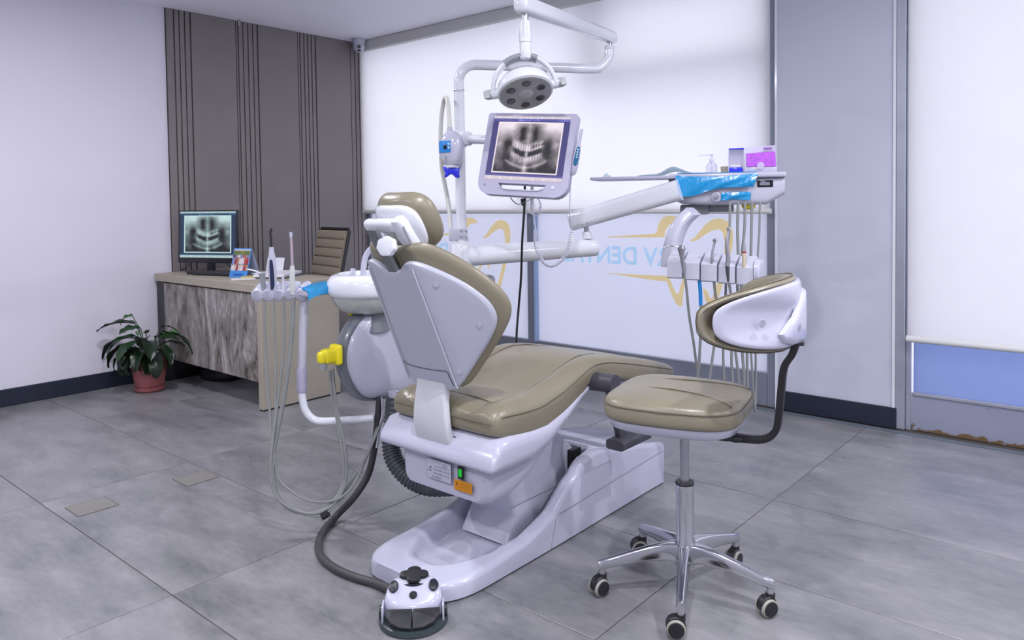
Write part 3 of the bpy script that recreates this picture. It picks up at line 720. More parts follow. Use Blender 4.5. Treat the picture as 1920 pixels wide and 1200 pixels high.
# pad: a wrapped cushion
HO = Vector((CXC - 0.012, -2.795, 1.156)); ht = Vector((0, -0.52, 0.854)).normalized(); hn = Vector((0, 0.854, 0.52)).normalized()
def hpt(s, v, n):
    w = 0.126 * (1 - 0.18 * max(0, -v) - 0.10 * max(0, v) ** 2)
    return HO + Xv * (s * w) + ht * (v * 0.108) + hn * (0.045 * s * s * 1.0 + 0.02 * v * v + n)
def rim_ring(k, n0, grow):
    out = []
    for q in range(28):
        a = 2 * pi * q / 28; c, s_ = cos(a), sin(a); e = 0.62
        out.append(hpt(math.copysign(abs(c) ** e, c) * grow, math.copysign(abs(s_) ** e, s_) * grow, n0))
    return out
hp = B(); hp.loft([rim_ring(0, 0.004, g_) for g_ in (0.02, 0.5, 0.86)] + [rim_ring(0, 0.012, 0.95), rim_ring(0, 0.032, 1.0), rim_ring(0, 0.052, 0.98), rim_ring(0, 0.066, 0.88), rim_ring(0, 0.070, 0.5), rim_ring(0, 0.070, 0.02)])
hp.done('headrest_cushion', 'leather', chair, smooth=80, subsurf=1)
hp = B(); hp.loft([rim_ring(0, -0.014, g_) for g_ in (0.02, 0.45, 0.76)] + [rim_ring(0, -0.009, 0.83), rim_ring(0, 0.010, 0.86)] + [rim_ring(0, 0.012, 0.4), rim_ring(0, 0.012, 0.02)])
hback = hp.done('headrest_shell', 'white_enamel', chair, smooth=60, subsurf=1)
br = B()
br.box((-0.012, 0.044, -0.032), (0.150, 0.046, 0.036), frame(HO, (1, 0, 0), ht, hn), bevel=0.016, seg=4); br.done('headrest_clamp', 'white_enamel', hback)
br = B(); br.loft([[HO + Xv * (0.072 + a) + ht * v_ + hn * (-0.026 + o_ + b) for a, b in rrect(w_, 0.040, 0.014, 3)] for v_, w_, o_ in ((0.066, 0.040, 0.0), (0.052, 0.056, 0.0), (0.0, 0.060, 0.002), (-0.06, 0.056, 0.010), (-0.085, 0.050, 0.016), (-0.095, 0.034, 0.018))]); br.done('headrest_arm', 'white_enamel', hback, smooth=50)
br = B(); br.box((0.101, -0.012, -0.042), (0.003, 0.12, 0.006), frame(HO, (1, 0, 0), ht, hn)); br.done('arm_groove', 'mid_grey', hback, smooth=0)
kn = (CAM - HO); kn = (Vector((0.25, -1, 0.05))).normalized(); KC = O + T * 0.532 + Nf * -0.020 + Xv * 0.066
kb = B(); prof_pts = []
rings = []
for z, sc_f in ((0.0, 0.80), (0.006, 0.98), (0.018, 1.0), (0.026, 0.92), (0.029, 0.6)):
    ring = []
    for q in range(42):
        a = 2 * pi * q / 42; rad = 0.031 * (1 + 0.045 * cos(7 * a)) * sc_f; ring.append((rad * cos(a), rad * sin(a) * 1.08, z))
    rings.append(ring)
kb.loft(rings, M=axis_frame(KC, kn)); kb.done('locking_knob', 'white_enamel', chair, smooth=50)
kb = B(); kb.tube([KC + kn * 0.004, KC - kn * 0.025], 0.012, 12); kb.done('knob_shaft', 'steel', chair)
# ---- swung-down armrest on the near side
ar = B(); PV = Vector((CXC + 0.262, -2.075, 0.572)); PE = PV + Vector((0.085, 0.0, 0.004))
ar.tube([PV + Vector((-0.03, 0, 0)), PE], 0.034, 24); ap = ar.done('armrest_pivot', 'dark_grey', chair, smooth=40)
a0 = PE + Vector((-0.018, 0, -0.02)); a1 = PXp_(1166, 826, PE.x - 0.012)
ar = B(); dv = (a1 - a0).normalized(); sd = Vector((1, 0, 0)); up_ = sd.cross(dv)
ar.loft([[a0.lerp(a1, t) + sd * a + up_ * b for a, b in rrect(0.026, w_, 0.006, 2)] for t, w_ in ((0, 0.052), (0.5, 0.046), (1.0, 0.040))]); ar.done('armrest_arm', 'dark_grey', chair, smooth=40)
ar = B(); ar.loft([[a1 + Vector((0.01 + a, y_, b)) for a, b in rrect(0.075, 0.036, 0.010, 3)] for y_ in (-0.065, -0.058, -0.03, 0.10, 0.125, 0.135)]); ar.done('armrest_pad', 'dark_grey', chair, smooth=40)
# ================================================================== cuspidor unit beside the chair
UX = 3.15
unit = thing('cuspidor_unit', 'rounded white and slate water unit with spittoon bowl left of the dental chair', 'dental unit', (UX, -2.3, 0.45))
# outline in the y-z plane; front end rounded
OUT = cr([(0, -2.470, 0.452), (0, -2.545, 0.475), (0, -2.600, 0.545), (0, -2.628, 0.63), (0, -2.615, 0.715), (0, -2.560, 0.79), (0, -2.480, 0.835), (0, -2.38, 0.852), (0, -2.20, 0.855), (0, -2.02, 0.85), (0, -1.90, 0.82), (0, -1.86, 0.75), (0, -1.86, 0.56), (0, -1.89, 0.475), (0, -1.97, 0.445), (0, -2.2, 0.446)], 4)
CEN = Vector((0, -2.24, 0.65))
def oring(x, k, dz=0.0): return [Vector((x, CEN.y + (p.y - CEN.y) * (1 - k / 0.38), CEN.z + (p.z - CEN.z) * (1 - k / 0.20))) for p in OUT]
q = B(); q.loft([oring(UX - 0.085, 0.022), oring(UX - 0.075, 0.008), oring(UX - 0.06, 0.0), oring(UX - 0.04, 0.0), oring(UX - 0.02, 0.0), oring(UX - 0.008, 0.006)])
body = q.done('unit_body', 'slate_grey', unit, smooth=45)
q = B(); q.loft([oring(UX - 0.012, 0.014), oring(UX - 0.002, 0.014), oring(UX + 0.008, 0.022), oring(UX + 0.014, 0.045), oring(UX + 0.016, 0.1), oring(UX + 0.016, 0.17)])
q.done('side_cover', 'white_plastic', unit, smooth=60)
q = B(); q.loft([oring(UX - 0.0995, 0.05), oring(UX - 0.09, 0.02), oring(UX - 0.082, 0.018)]); q.done('side_cover', 'white_plastic', unit, smooth=60)
# neck under the bowl, bowl, rim
BC = Vector((3.10, -2.465, -0.062))
q = B(); q.lathe([(0.085, 0.80), (0.078, 0.83), (0.070, 0.86), (0.075, 0.885), (0.0, 0.886)], BC, 28); q.done('bowl_neck', 'slate_grey', unit)
q = B(); q.lathe([(0.0000, 0.8680), (0.0643, 0.8691), (0.1076, 0.8818), (0.1346, 0.9048), (0.1498, 0.9336), (0.1544, 0.9439), (0.0000, 0.9462)], BC, 40); bowl = q.done('spittoon_bowl', mat('bowl_glass', (0.50, 0.53, 0.52), 0.12, coat=0.5), unit)
q = B(); q.lathe([(0.1498, 0.9416), (0.1626, 0.9485), (0.1673, 0.9646), (0.1638, 1.0026), (0.1498, 1.0221), (0.1228, 1.0313), (0.1100, 1.0267), (0.0877, 0.9910), (0.0351, 0.9680), (0.0000, 0.9646)], BC, 40); q.done('bowl_rim', 'white_enamel', bowl, smooth=50)
q = B(); q.tube([BC + Vector((-0.03, -0.06, 0.868)), BC + Vector((-0.03, -0.075, 0.876))], 0.010, 10); q.done('yellow_cap', 'yellow_plastic', bowl)
# curved rinse spout, cup filler and tap lever
TB = BC + Vector((0.0, 0.06, 1.0))
q = B(); q.tube(cr([P(681, 528, 3.05), P(682, 500, 3.05), P(687, 478, 3.05), P(700, 463, 3.04), P(718, 459, 3.03), P(738, 462, 3.02)], 6), 0.0115, 12); q.done('rinse_spout', 'white_plastic', unit)
q = B(); q.tube([P(664, 524, 3.04), P(663, 512, 3.04), P(661, 504, 3.04)], [0.009, 0.008, 0.011], 10); q.tube([P(661, 504, 3.04), P(657, 516, 3.03)], 0.007, 8); q.done('tap_lever', 'white_plastic', unit)
# yellow hose coupling on the front end
YC = Vector((UX - 0.035, -2.635, 0.668))
q = B(); q.box((0, -0.008, 0.0), (0.060, 0.030, 0.080), Matrix.Translation(YC), bevel=0.012, seg=3); q.box((0, -0.040, 0.0), (0.045, 0.060, 0.056), Matrix.Translation(YC), bevel=0.012, seg=3); q.box((0, -0.072, -0.002), (0.038, 0.035, 0.048), Matrix.Translation(YC), bevel=0.014, seg=3)
q.done('hose_coupling', 'yellow_plastic', unit)
q = B(); q.tube([YC + Vector((0, -0.068, -0.022)), YC + Vector((0, -0.068, -0.048))], [0.017, 0.014], 14); q.done('coupling_collar', 'mid_grey', unit)
# keypad behind the backrest
q = B(); q.box((0, 0, 0), (0.06, 0.20, 0.09), Matrix.Translation(P(893, 537, 3.28)), bevel=0.022, seg=4); kp = q.done('keypad_housing', 'slate_grey', unit)
q = B(); q.box((0, 0, 0), (0.006, 0.17, 0.065), Matrix.Translation(P(893, 537, 3.28) + Vector((0.032, 0, 0))), bevel=0.003); q.done('keypad_face', 'mid_grey', kp)
# pole socket
PX, PY = 3.155, -1.985
q = B(); q.lathe([(0.037, 0.80), (0.037, 1.085), (0.034, 1.095), (0.0, 1.096)], (PX, PY, 0), 28); q.done('pole_socket', 'white_enamel', unit)
# wide corrugated drain duct under the unit, with its white collar
pth = cr([P(742, 745, 3.02), P(736, 795, 3.01), P(733, 835, 2.99), P(742, 868, 2.96), P(768, 897, 2.93), P(803, 912, 2.90), P(850, 912, 2.86)], 22)
rad = [0.033 + (0.0035 if (k // 2) % 2 == 0 else -0.0015) for k in range(len(pth))]
duct = thing('corrugated_duct', 'thick dark corrugated duct curving from unit to chair base', 'hose', tuple(pth[-1]))
q = B(); q.tube(pth, rad, 16); q.done('ribbed_tube', 'hose_slate', duct, smooth=50)
q = B(); q.tube([P(744, 735, 3.02), P(742, 757, 3.02)], [0.034, 0.031], 18); q.done('duct_collar', 'light_plastic', duct)

# ================================================================== lamp pole with swing arm and operating lamp
pole = thing('lamp_pole', 'tall white pole rising from the water unit with a bent top tube', 'pole', (PX, PY, 1.05))
q = B(); q.tube([(PX, PY, 1.06), (PX, PY, 1.735)], 0.0230, 24); q.done('pole_tube', 'white_enamel', pole)
q = B(); q.lathe([(0.0235, 1.735), (0.0245, 1.738), (0.0245, 1.741), (0.0235, 1.744)], (PX, PY, 0), 24); q.done('pole_joint', 'chrome', pole)
e1 = P(1143, 96, 3.62); ztop = 1.858
pa = [Vector((PX, PY, 1.744)), Vector((PX, PY, 1.79)), Vector((PX + 0.012, PY + 0.012, 1.825)), Vector((PX + 0.045, PY + 0.05, 1.850)), Vector((PX + 0.09, PY + 0.10, ztop))]
dirp = Vector((e1.x - PX, e1.y - PY, 0)); Lh = dirp.length; dirp.normalize()
st = Vector((PX, PY, 0))
pa = [st + Vector((0, 0, 1.744)), st + Vector((0, 0, 1.79)), st + dirp * 0.018 + Vector((0, 0, 1.83)), st + dirp * 0.055 + Vector((0, 0, 1.853)), st + dirp * 0.11 + Vector((0, 0, ztop)), st + dirp * (Lh * 0.5) + Vector((0, 0, ztop + 0.004)), st + dirp * (Lh - 0.10) + Vector((0, 0, ztop + 0.008)), st + dirp * (Lh - 0.045) + Vector((0, 0, ztop + 0.022)), st + dirp * (Lh - 0.008) + Vector((0, 0, ztop + 0.062)), st + dirp * Lh + Vector((0, 0, ztop + 0.105))]
q = B(); q.tube(cr(pa, 7), 0.0225, 20); q.done('swing_tube', 'white_enamel', pole)
J1 = pa[-1]
q = B(); q.lathe([(0.0225, -0.004), (0.0245, 0.0), (0.0245, 0.014), (0.021, 0.018), (0.0, 0.018)], J1, 24); q.done('tube_cap', 'white_enamel', pole)
# operating lamp
A0 = P(1143, 72, 3.62); A1 = P(984, 14, 2.86)
lamp = thing('operating_lamp', 'white round operating lamp with six dark lenses hanging from a spring arm', 'surgical lamp', tuple(A1))
q = B(); q.tube([J1 + Vector((0, 0, 0.012)), A0 + Vector((0, 0, -0.002))], 0.012, 14); q.done('pivot_pin', 'steel', lamp)
ad = (A1 - A0).normalized(); sdv = ad.cross(Vector((0, 0, 1))).normalized(); upv = sdv.cross(ad)
q = B(); ext = [(-0.045, 0.5), (-0.038, 0.86), (-0.02, 1.0)]
LA = (A1 - A0).length
rings = []
for t, k in [(-0.048, 0.55), (-0.043, 0.88), (-0.03, 1.0), (LA * 0.5, 1.08), (LA + 0.028, 1.16), (LA + 0.040, 1.02), (LA + 0.046, 0.7)]:
    rings.append([A0 + ad * t + sdv * a * k + upv * (b * k + 0.008) for a, b in rrect(0.052, 0.058, 0.020, 4)])
q.loft(rings); q.done('spring_arm', 'white_enamel', lamp, smooth=50)
LC = P(984, 166, 2.90)
q = B(); q.tube([A1 + Vector((0, 0, -0.02)), A1 + Vector((0, 0, -0.055))], 0.013, 14); q.done('drop_pin', 'steel', lamp)
q = B(); zt = A1.z - 0.052
hub = Vector((A1.x + 0.002, A1.y, 0)); zb = P(985, 106, 2.88).z
q.lathe([(0.0, zt), (0.019, zt), (0.022, zt - 0.035), (0.0245, zt - 0.05), (0.0245, zt - 0.078), (0.0225, zt - 0.080), (0.0225, zb + 0.02), (0.0235, zb + 0.01), (0.021, zb - 0.01), (0.0, zb - 0.012)][::-1], hub, 24); q.done('drop_tube', 'white_enamel', lamp)
# lamp head: shallow dish facing down towards the chair head
ln = (Vector((0.10, -0.62, -0.60))).normalized()
lx = (CR * cos(radians(10)) + CU * sin(radians(10))).normalized()
ln = (-CU * 0.86 - CF * 0.42); ln = (ln - lx * ln.dot(lx)).normalized()

LM = frame(LC, lx, ln.cross(lx), ln)
q = B(); q.lathe([(0.0, -0.062), (0.05, -0.058), (0.082, -0.044), (0.102, -0.018), (0.108, 0.008), (0.106, 0.020), (0.098, 0.024), (0.0, 0.022)], (0, 0, 0), 48, LM); head = q.done('lamp_head', 'white_enamel', lamp, smooth=50)
q = B(); q.lathe([(0.0, 0.020), (0.099, 0.021), (0.099, 0.0255), (0.09, 0.027), (0.0, 0.027)], (0, 0, 0), 48, LM); q.done('front_glass', 'lamp_face', head)
q = B(); q.lathe([(0.0, 0.026), (0.028, 0.027), (0.022, 0.030), (0.0, 0.030)], (0, 0, 0), 28, LM); q.done('centre_disc', mat('disc_grey', (0.45, 0.46, 0.46), 0.3), head)
for k in range(6):
    a = radians(25 + 60 * k); c_ = Vector((0.066 * cos(a), 0.066 * sin(a), 0))
    q = B(); q.lathe([(0.0, 0.0265), (0.0155, 0.0275), (0.017, 0.029), (0.014, 0.0295), (0.0, 0.028)], c_, 20, LM); q.done('lens', 'lens_dark', head)
# yoke over the head, grey grip and side handles
yk = B(); rings = []
zu = (Vector((0, 0, 1)) - lx * lx.z).normalized(); ty = zu.cross(lx)
def yoke_ring(a, R, th, w): 
    c_ = LC + lx * (R * cos(a)) + zu * (R * 0.98 * sin(a)); rad = (lx * cos(a) + zu * sin(a)).normalized()
    return [c_ + rad * b + ty * a_ for a_, b in rrect(2 * w, th, th * 0.45, 2)]
yk.loft([yoke_ring(pi * k / 24, 0.120, 0.016, 0.022 + 0.022 * sin(pi * k / 24)) for k in range(25)]); yk.done('yoke', 'white_enamel', lamp, smooth=45)
yg = B(); yg.loft([yoke_ring(radians(58 + 62 * k / 8), 0.1215, 0.020, 0.0445) for k in range(9)]); yg.done('yoke_grip', 'mid_grey', lamp, smooth=45)
for s in (-1, 1):
    hd = B(); hd.tube([LM @ Vector((s * 0.104, 0, 0.0)), LM @ Vector((s * 0.128, 0, 0.0))], 0.020, 18); hd.done('handle_hub', 'white_enamel', lamp)
    hd = B(); hd.tube([LM @ Vector((s * 0.126, 0, 0.0)), LM @ Vector((s * 0.146, 0, 0.0)), LM @ Vector((s * 0.154, 0, 0.0))], [0.019, 0.019, 0.013], 18)
    hd.box((0, 0, 0), (0.022, 0.012, 0.036), LM @ Matrix.Translation((s * 0.147, 0.016, 0.010)), bevel=0.005); hd.done('side_handle', mat('grip_grey', (0.42, 0.46, 0.46), 0.35), lamp)
q = B(); q.box((0, 0, 0), (0.030, 0.02, 0.018), LM @ Matrix.Translation((-0.004, -0.050, -0.050)), bevel=0.004); q.done('pivot_screw', 'steel', lamp)

# ================================================================== chairside monitor on the pole
MC = Vector((3.556, -2.004, 1.463)); MR = Vector((0.956, 0.285, -0.07)).normalized(); MU = Vector((-0.007, 0.263, 0.965)); MU = (MU - MR * MU.dot(MR)).normalized(); MN = MR.cross(MU)
MF = frame(MC, MR, MU, MN)
mon = thing('chairside_monitor', 'tilted lilac-framed monitor on the lamp pole showing a dental x-ray', 'monitor', tuple(MC))
outl = []
for (x, y, r, a0, a1) in ((0.198, 0.150, 0.012, 0, 90), (-0.198, 0.150, 0.012, 90, 180), (-0.198, -0.150, 0.055, 180, 270), (0.198, -0.150, 0.055, 270, 360)):
    yy = y if y > 0 else -0.200
    cx_ = x - math.copysign(r, x); cy_ = yy - math.copysign(r, yy)
    for k in range(7):
        a = radians(a0 + (a1 - a0) * k / 6); outl.append((cx_ + r * cos(a), cy_ + r * sin(a)))
slot = [(-0.105, -0.150), (0.105, -0.150), (0.095, -0.167), (0.075, -0.176), (-0.075, -0.176), (-0.095, -0.167)]
bm = bmesh.new()
def ringv(pts, z): return [bm.verts.new((p[0], p[1], z)) for p in pts]
fo, bo, fi, bi_ = ringv(outl, 0.0), ringv(outl, -0.034), ringv(slot, 0.0), ringv(slot, -0.034)
def edges_of(l): return [bm.edges.new((l[i], l[(i + 1) % len(l)])) for i in range(len(l))]
e_f = edges_of(fo) + edges_of(fi); e_b = edges_of(bo) + edges_of(bi_)
bmesh.ops.triangle_fill(bm, use_beauty=True, use_dissolve=False, edges=e_f); bmesh.ops.triangle_fill(bm, use_beauty=True, use_dissolve=False, edges=e_b)
for A_, B_ in ((fo, bo), (fi, bi_)):
    for i in range(len(A_)):
        j = (i + 1) % len(A_); bm.faces.new((A_[i], A_[j], B_[j], B_[i]))
q = B(); q.frombm(bm, MF); case = q.done('monitor_case', 'lilac_plastic', mon, smooth=35)
q = B(); q.tube([MF @ Vector((x, y, 0.002)) for x, y in cr([(-0.085, -0.184, 0), (0, -0.187, 0), (0.085, -0.184, 0)], 6) and [(p.x, p.y) for p in cr([(-0.095, -0.167, 0), (-0.07, -0.176, 0), (0, -0.177, 0), (0.07, -0.176, 0), (0.095, -0.167, 0)], 4)]], 0.003, 8); q.done('handle_lip', 'light_plastic', case)
q = B(); q.lathe([(0, 0.0), (0.0075, 0.0), (0.0065, 0.003), (0, 0.0035)], (0.135, -0.160, 0), 16, MF); q.done('power_button', mat('button_lilac', (0.6, 0.62, 0.72), 0.3, emit=(0.3, 0.3, 1.0), estr=0.15), case)
q = B(); q.lathe([(0, 0.0), (0.003, 0.0), (0.003, 0.001), (0, 0.001)], (-0.165, -0.160, 0), 10, MF); q.done('sensor_dot', 'ink', case)
rnd = random.Random(5)
_hash = {}
def vnoise(x, y, seed=0):
    def hsh(i, j):
        k = (i, j, seed)
        if k not in _hash: _hash[k] = random.Random(i * 7349 + j * 9151 + seed * 131).random()
        return _hash[k]
    i, j = math.floor(x), math.floor(y); fx, fy = x - i, y - j; fx = fx * fx * (3 - 2 * fx); fy = fy * fy * (3 - 2 * fy)
    return (hsh(i, j) * (1 - fx) + hsh(i + 1, j) * fx) * (1 - fy) + (hsh(i, j + 1) * (1 - fx) + hsh(i + 1, j + 1) * fx) * fy
def xray(s, t):
    """panoramic jaw x-ray brightness, s and t 0..1"""
    x = (s - 0.5) * 2; y = (t - 0.5) * 2; ax = abs(x)
    g = 0.40 + 0.22 * (vnoise(s * 9, t * 7, 1) - 0.5) + 0.12 * (vnoise(s * 26, t * 22, 2) - 0.5)
    g += 0.50 * ss(0.25, 0.95, y + 0.15 * ax) * ss(0.25, 0.6, ax) + 0.22 * ss(0.5, 1.0, y)          # bright skull at the top
    g -= 0.30 * math.exp(-((ax - 0.62) / 0.13) ** 2) * ss(0.9, 0.2, abs(y + 0.05))                    # dark airway bands
    g -= 0.36 * math.exp(-((ax - 0.16 - 0.05 * vnoise(t * 6, 0, 4)) / 0.10) ** 2) * ss(0.15, 0.35, y) * ss(1.02, 0.7, y) * (0.6 + 0.6 * vnoise(s * 30, t * 16, 3))   # nasal cavity
    g -= 0.34 * ss(-0.45, -0.95, y) * ss(0.0, 0.2, ax)                                                # dark under the chin
    jaw = -0.82 + 0.62 * ax ** 1.7
    g += 0.34 * math.exp(-((y - jaw - 0.04) / 0.055) ** 2) * (ax < 0.64)                              # jaw bone edge
    g += 0.30 * math.exp(-(x / 0.045) ** 2) * (1 - 0.5 * ss(0.0, 0.4, y))                              # spine shadow
    g += 0.30 * math.exp(-((ax - 0.86) / 0.11) ** 2) * math.exp(-((y - 0.12) / 0.13) ** 2)
    g = 0.10 + 0.95 * (g - 0.18)
    bite = (-0.26 + 0.62 * ax ** 1.35) if x < 0 else (-0.24 + 0.42 * ax ** 1.2)
    bite += 0.05 * (vnoise(s * 22, 1, 9) - 0.5)
    if ax < 0.50:
        up = (y - bite) * (1 + 0.25 * (vnoise(s * 18, t * 10, 10) - 0.5)); e_ = ss(0.50, 0.43, ax); mid = ss(0.03, 0.08, ax)
        teeth = 0.5 + 0.5 * cos(ax * 2 * pi * 12.5 + 0.6)
        hu = 0.40 + 0.05 * vnoise(s * 24, 0, 6); hl = 0.42 + 0.06 * vnoise(s * 24, 3, 7)
        if 0.09 < up < hu: g += (0.16 + 0.34 * teeth * (0.5 + vnoise(s * 30, t * 6, 12))) * ss(0.09, 0.13, up) * ss(hu, hu - 0.14, up) * e_
        if -hl < up < -0.11: g += (0.14 + 0.36 * teeth * (0.5 + vnoise(s * 30, t * 6, 13)) * ss(-hl, -0.2, up)) * ss(-0.11, -0.16, up) * ss(-hl, -hl + 0.16, up) * e_
        if -0.12 < up < 0.10: g -= 0.62 * mid * ss(-0.12, -0.03, up) * ss(0.10, 0.0, up) * ss(0.50, 0.30, ax)
        if x > 0.10 and 0.20 < up < 0.36: g -= 0.34 * ss(0.10, 0.16, x) * ss(0.36, 0.26, up)
    return max(0.02, min(1.0, g))
def screen_fn(tint, bar):
    def fn(s, t):
        if t > 0.965 or t < 0.055: 
            k = 0.75 + (0.12 * (int(s * 50) % 7 == 3)); return tuple(k * c for c in tint)
        if t > 0.925: 
            k = 1.0
            return tuple(min(1, c * (2.4 if (0.33 < s < 0.62 and vnoise(s * 90, t * 100, 8) > 0.55) or (s > 0.86 and int(s * 60) % 2) else 1)) for c in bar)
        fs, ft = (s - 0.075) / 0.85, (t - 0.105) / 0.805
        if 0 <= fs <= 1 and 0 <= ft <= 1:
            if fs < 0.022 or fs > 0.978 or ft < 0.022 or ft > 0.978: return tint
            v = xray(fs, ft) ** 1.35
            return tuple(v * c for c in tint)
        if t < 0.085: return bar
        return (bar[0] * 0.5, bar[1] * 0.45, bar[2] * 0.55)
    return fn
print_grid('screen', 0.340, 0.272, 190, 150, screen_fn((0.95, 0.84, 0.93), (0.10, 0.10, 0.36)), 'screen_print', mon, MF @ Matrix.Translation((0, 0, 0.0012)))
# bracket from pole to monitor
q = B(); BK = Vector((PX, PY, P(866, 262, 3.4).z)); q.lathe([(0.0, -0.036), (0.027, -0.036), (0.031, -0.030), (0.031, 0.030), (0.027, 0.036), (0.0, 0.036)], BK, 20); q.box((0.03, 0.004, 0), (0.05, 0.05, 0.06), Matrix.Translation(BK), bevel=0.01); q.done('pole_clamp', 'white_enamel', mon)
q = B(); q.tube([BK + Vector((0.03, 0.0, 0)), MF @ Vector((-0.05, 0.06, -0.10)), MF @ Vector((-0.01, 0.04, -0.075))], [0.0195] * 3, 18); q.done('monitor_arm', 'white_enamel', mon)
q = B(); q.box((0, 0, 0), (0.12, 0.12, 0.045), MF @ Matrix.Translation((0.0, 0.02, -0.055)), bevel=0.01); q.done('mount_box', 'light_plastic', mon)
# monitor cables: black power lead to the floor behind the chair, grey leads
q = B(); q.tube(cr([P(984, 345, 3.16), P(984, 372, 3.16), P(982, 410, 3.17), P(979, 455, 3.2), P(977, 520, 3.25), P(973, 570, 3.3), P(969, 620, 3.3), P(968, 655, 3.3), P(966, 700, 3.35), P(960, 760, 3.4)], 6), 0.005, 8)
q.box((0, 0, 0), (0.03, 0.012, 0.012), axis_frame(P(980, 379, 3.155), (0.3, 0.9, 0.2)), bevel=0.003); q.done('power_lead', 'black_plastic', mon)
q = B(); q.tube(cr([P(956, 368, 3.16), P(962, 377, 3.16), P(973, 383, 3.15), P(990, 376, 3.15), P(1006, 370, 3.16)], 6), 0.0022, 6); q.done('grey_lead', 'mid_grey', mon)
q = B(); q.tube(cr([P(1006, 370, 3.17), P(1012, 378, 3.17), P(1014, 390, 3.17), P(1010, 404, 3.17), P(1002, 404, 3.17), P(988, 394, 3.17)], 6), 0.0026, 6); q.done('white_lead', 'light_plastic', mon)
q = B(); q.tube([P(1013, 388, 3.17), P(1013, 396, 3.17)], [0.006, 0.0065], 10); q.done('lead_plug', 'light_plastic', mon)
q = B(); q.tube([P(998, 344, 3.20), P(998, 395, 3.20)], 0.0075, 10); q.done('rear_post', 'light_plastic', mon)

# ================================================================== intra-oral camera on the monitor edge, with coiled cord
oc = thing('intraoral_camera', 'slim white dental camera wand with teal button strip beside the monitor', 'dental camera', tuple(P(1078, 325, 3.02)))
a, b = P(1074, 328, 3.02), P(1091, 242, 3.02)
pts = [a.lerp(b, t) for t in (0, 0.04, 0.12, 0.35, 0.55, 0.66, 0.78, 0.97, 1.0)]
q = B(); q.tube(pts, [0.008, 0.012, 0.0150, 0.0158, 0.0125, 0.0085, 0.0066, 0.0066, 0.005], 14, squash=0.8); q.done('wand', 'lilac_plastic', oc, smooth=50)
wd = (b - a).normalized(); fr = frame(a.lerp(b, 0.36), wd.cross(CF).normalized() * -1, wd, -CF)
sv = (CR - wd * CR.dot(wd)).normalized(); nv = sv.cross(wd)
q = B(); q.loft([[a.lerp(b, t) + sv * x + nv * (z + 0.0125) for x, z in rrect(w, 0.008, 0.003, 2)] for t, w in ((0.20, 0.008), (0.24, 0.017), (0.45, 0.018), (0.56, 0.015), (0.61, 0.010))]); pd = q.done('button_strip', 'teal_pad', oc, smooth=50)
for k in range(4):
    q = B(); c_ = a.lerp(b, 0.38 + 0.055 * k) + nv * 0.0168; q.lathe([(0, 0), (0.003, 0), (0.003, 0.001), (0, 0.001)], (0, 0, 0), 10, axis_frame(c_, nv)); q.done('button', 'paper', pd)
q = B(); q.box((0, 0, 0), (0.026, 0.014, 0.014), axis_frame(P(1068, 316, 3.04), CR), bevel=0.003); q.done('holder_clip', 'light_plastic', oc)
q = B(); q.tube(cr([P(1073, 328, 3.02), P(1070, 350, 3.02), P(1068.5, 380, 3.03), P(1068, 405, 3.05), P(1070, 420, 3.08), P(1072, 432, 3.1)], 6), 0.0024, 6); q.done('cord', 'light_plastic', oc)
cp = cr([P(1072, 432, 3.10), P(1068, 455, 3.11), P(1062, 475, 3.12), P(1049, 491, 3.13), P(1033, 498, 3.14), P(1018, 490, 3.15), P(1008, 472, 3.15), P(1004, 450, 3.16), P(1005, 432, 3.17)], 40)
coil = []
for k, c_ in enumerate(cp):
    t = (cp[min(k + 1, len(cp) - 1)] - cp[max(k - 1, 0)]).normalized(); n_ = (CF - t * CF.dot(t)).normalized(); b_ = t.cross(n_); an = 2 * pi * k / 6.0
    coil.append(c_ + (n_ * cos(an) + b_ * sin(an)) * 0.0075)
q = B(); q.tube(coil, 0.0022, 5); q.done('coiled_cord', 'light_plastic', oc)
q = B(); q.tube(cr([P(1005, 432, 3.17), P(1002, 415, 3.17), P(999, 395, 3.17), P(996, 378, 3.17)], 5), 0.0024, 6); q.done('cord', 'light_plastic', oc)

# ================================================================== whitening lamp clipped to the pole
wl_ = thing('whitening_lamp', 'white egg-shaped whitening lamp with blue control panel and mouthpiece on the pole', 'dental lamp', tuple(P(847, 285, 3.32)))
WC = P(846, 279, 3.30)
wz = Vector((0, 0, 1)); wn = (CAM - WC); wn.z = 0; wn.normalize(); wx = wz.cross(wn)
rings = []
for v, rx, rn in ((-0.073, 0.030, 0.028), (-0.068, 0.036, 0.034), (-0.045, 0.046, 0.040), (-0.015, 0.054, 0.044), (0.01, 0.0555, 0.045), (0.035, 0.051, 0.042), (0.058, 0.038, 0.034), (0.072, 0.022, 0.022), (0.078, 0.012, 0.012)):
    rings.append([WC + wz * (v) + wx * (rx * cos(2 * pi * k / 28) + 0.003) + wn * (rn * sin(2 * pi * k / 28)) for k in range(28)])
q = B(); q.loft(rings); wb_ = q.done('lamp_body', 'lilac_plastic' if False else 'white_plastic', wl_, smooth=60)
def on_egg(dx, dz, off=0.0):
    rx = crf([(-0.073, 0.030), (-0.045, 0.046), (-0.015, 0.054), (0.01, 0.0555), (0.035, 0.051), (0.058, 0.038)], dz); rn = crf([(-0.073, 0.028), (-0.045, 0.040), (-0.015, 0.044), (0.01, 0.045), (0.035, 0.042), (0.058, 0.034)], dz)
    c = max(-0.98, min(0.98, (dx - 0.003) / rx)); return WC + wx * (dx - (off if dx < 0 else -off) * abs(c)) + wz * dz + wn * (rn * sqrt(1 - c * c) + off)
cols_, rows_ = 10, 6
pv = []
for off in (-0.003, 0.0025):
    for j in range(rows_ + 1):
        for i in range(cols_ + 1):
            pv.append(on_egg(-0.050 + 0.048 * i / cols_, -0.018 + 0.050 * j / rows_, off))
q = B(); nA = (rows_ + 1) * (cols_ + 1); fs = []
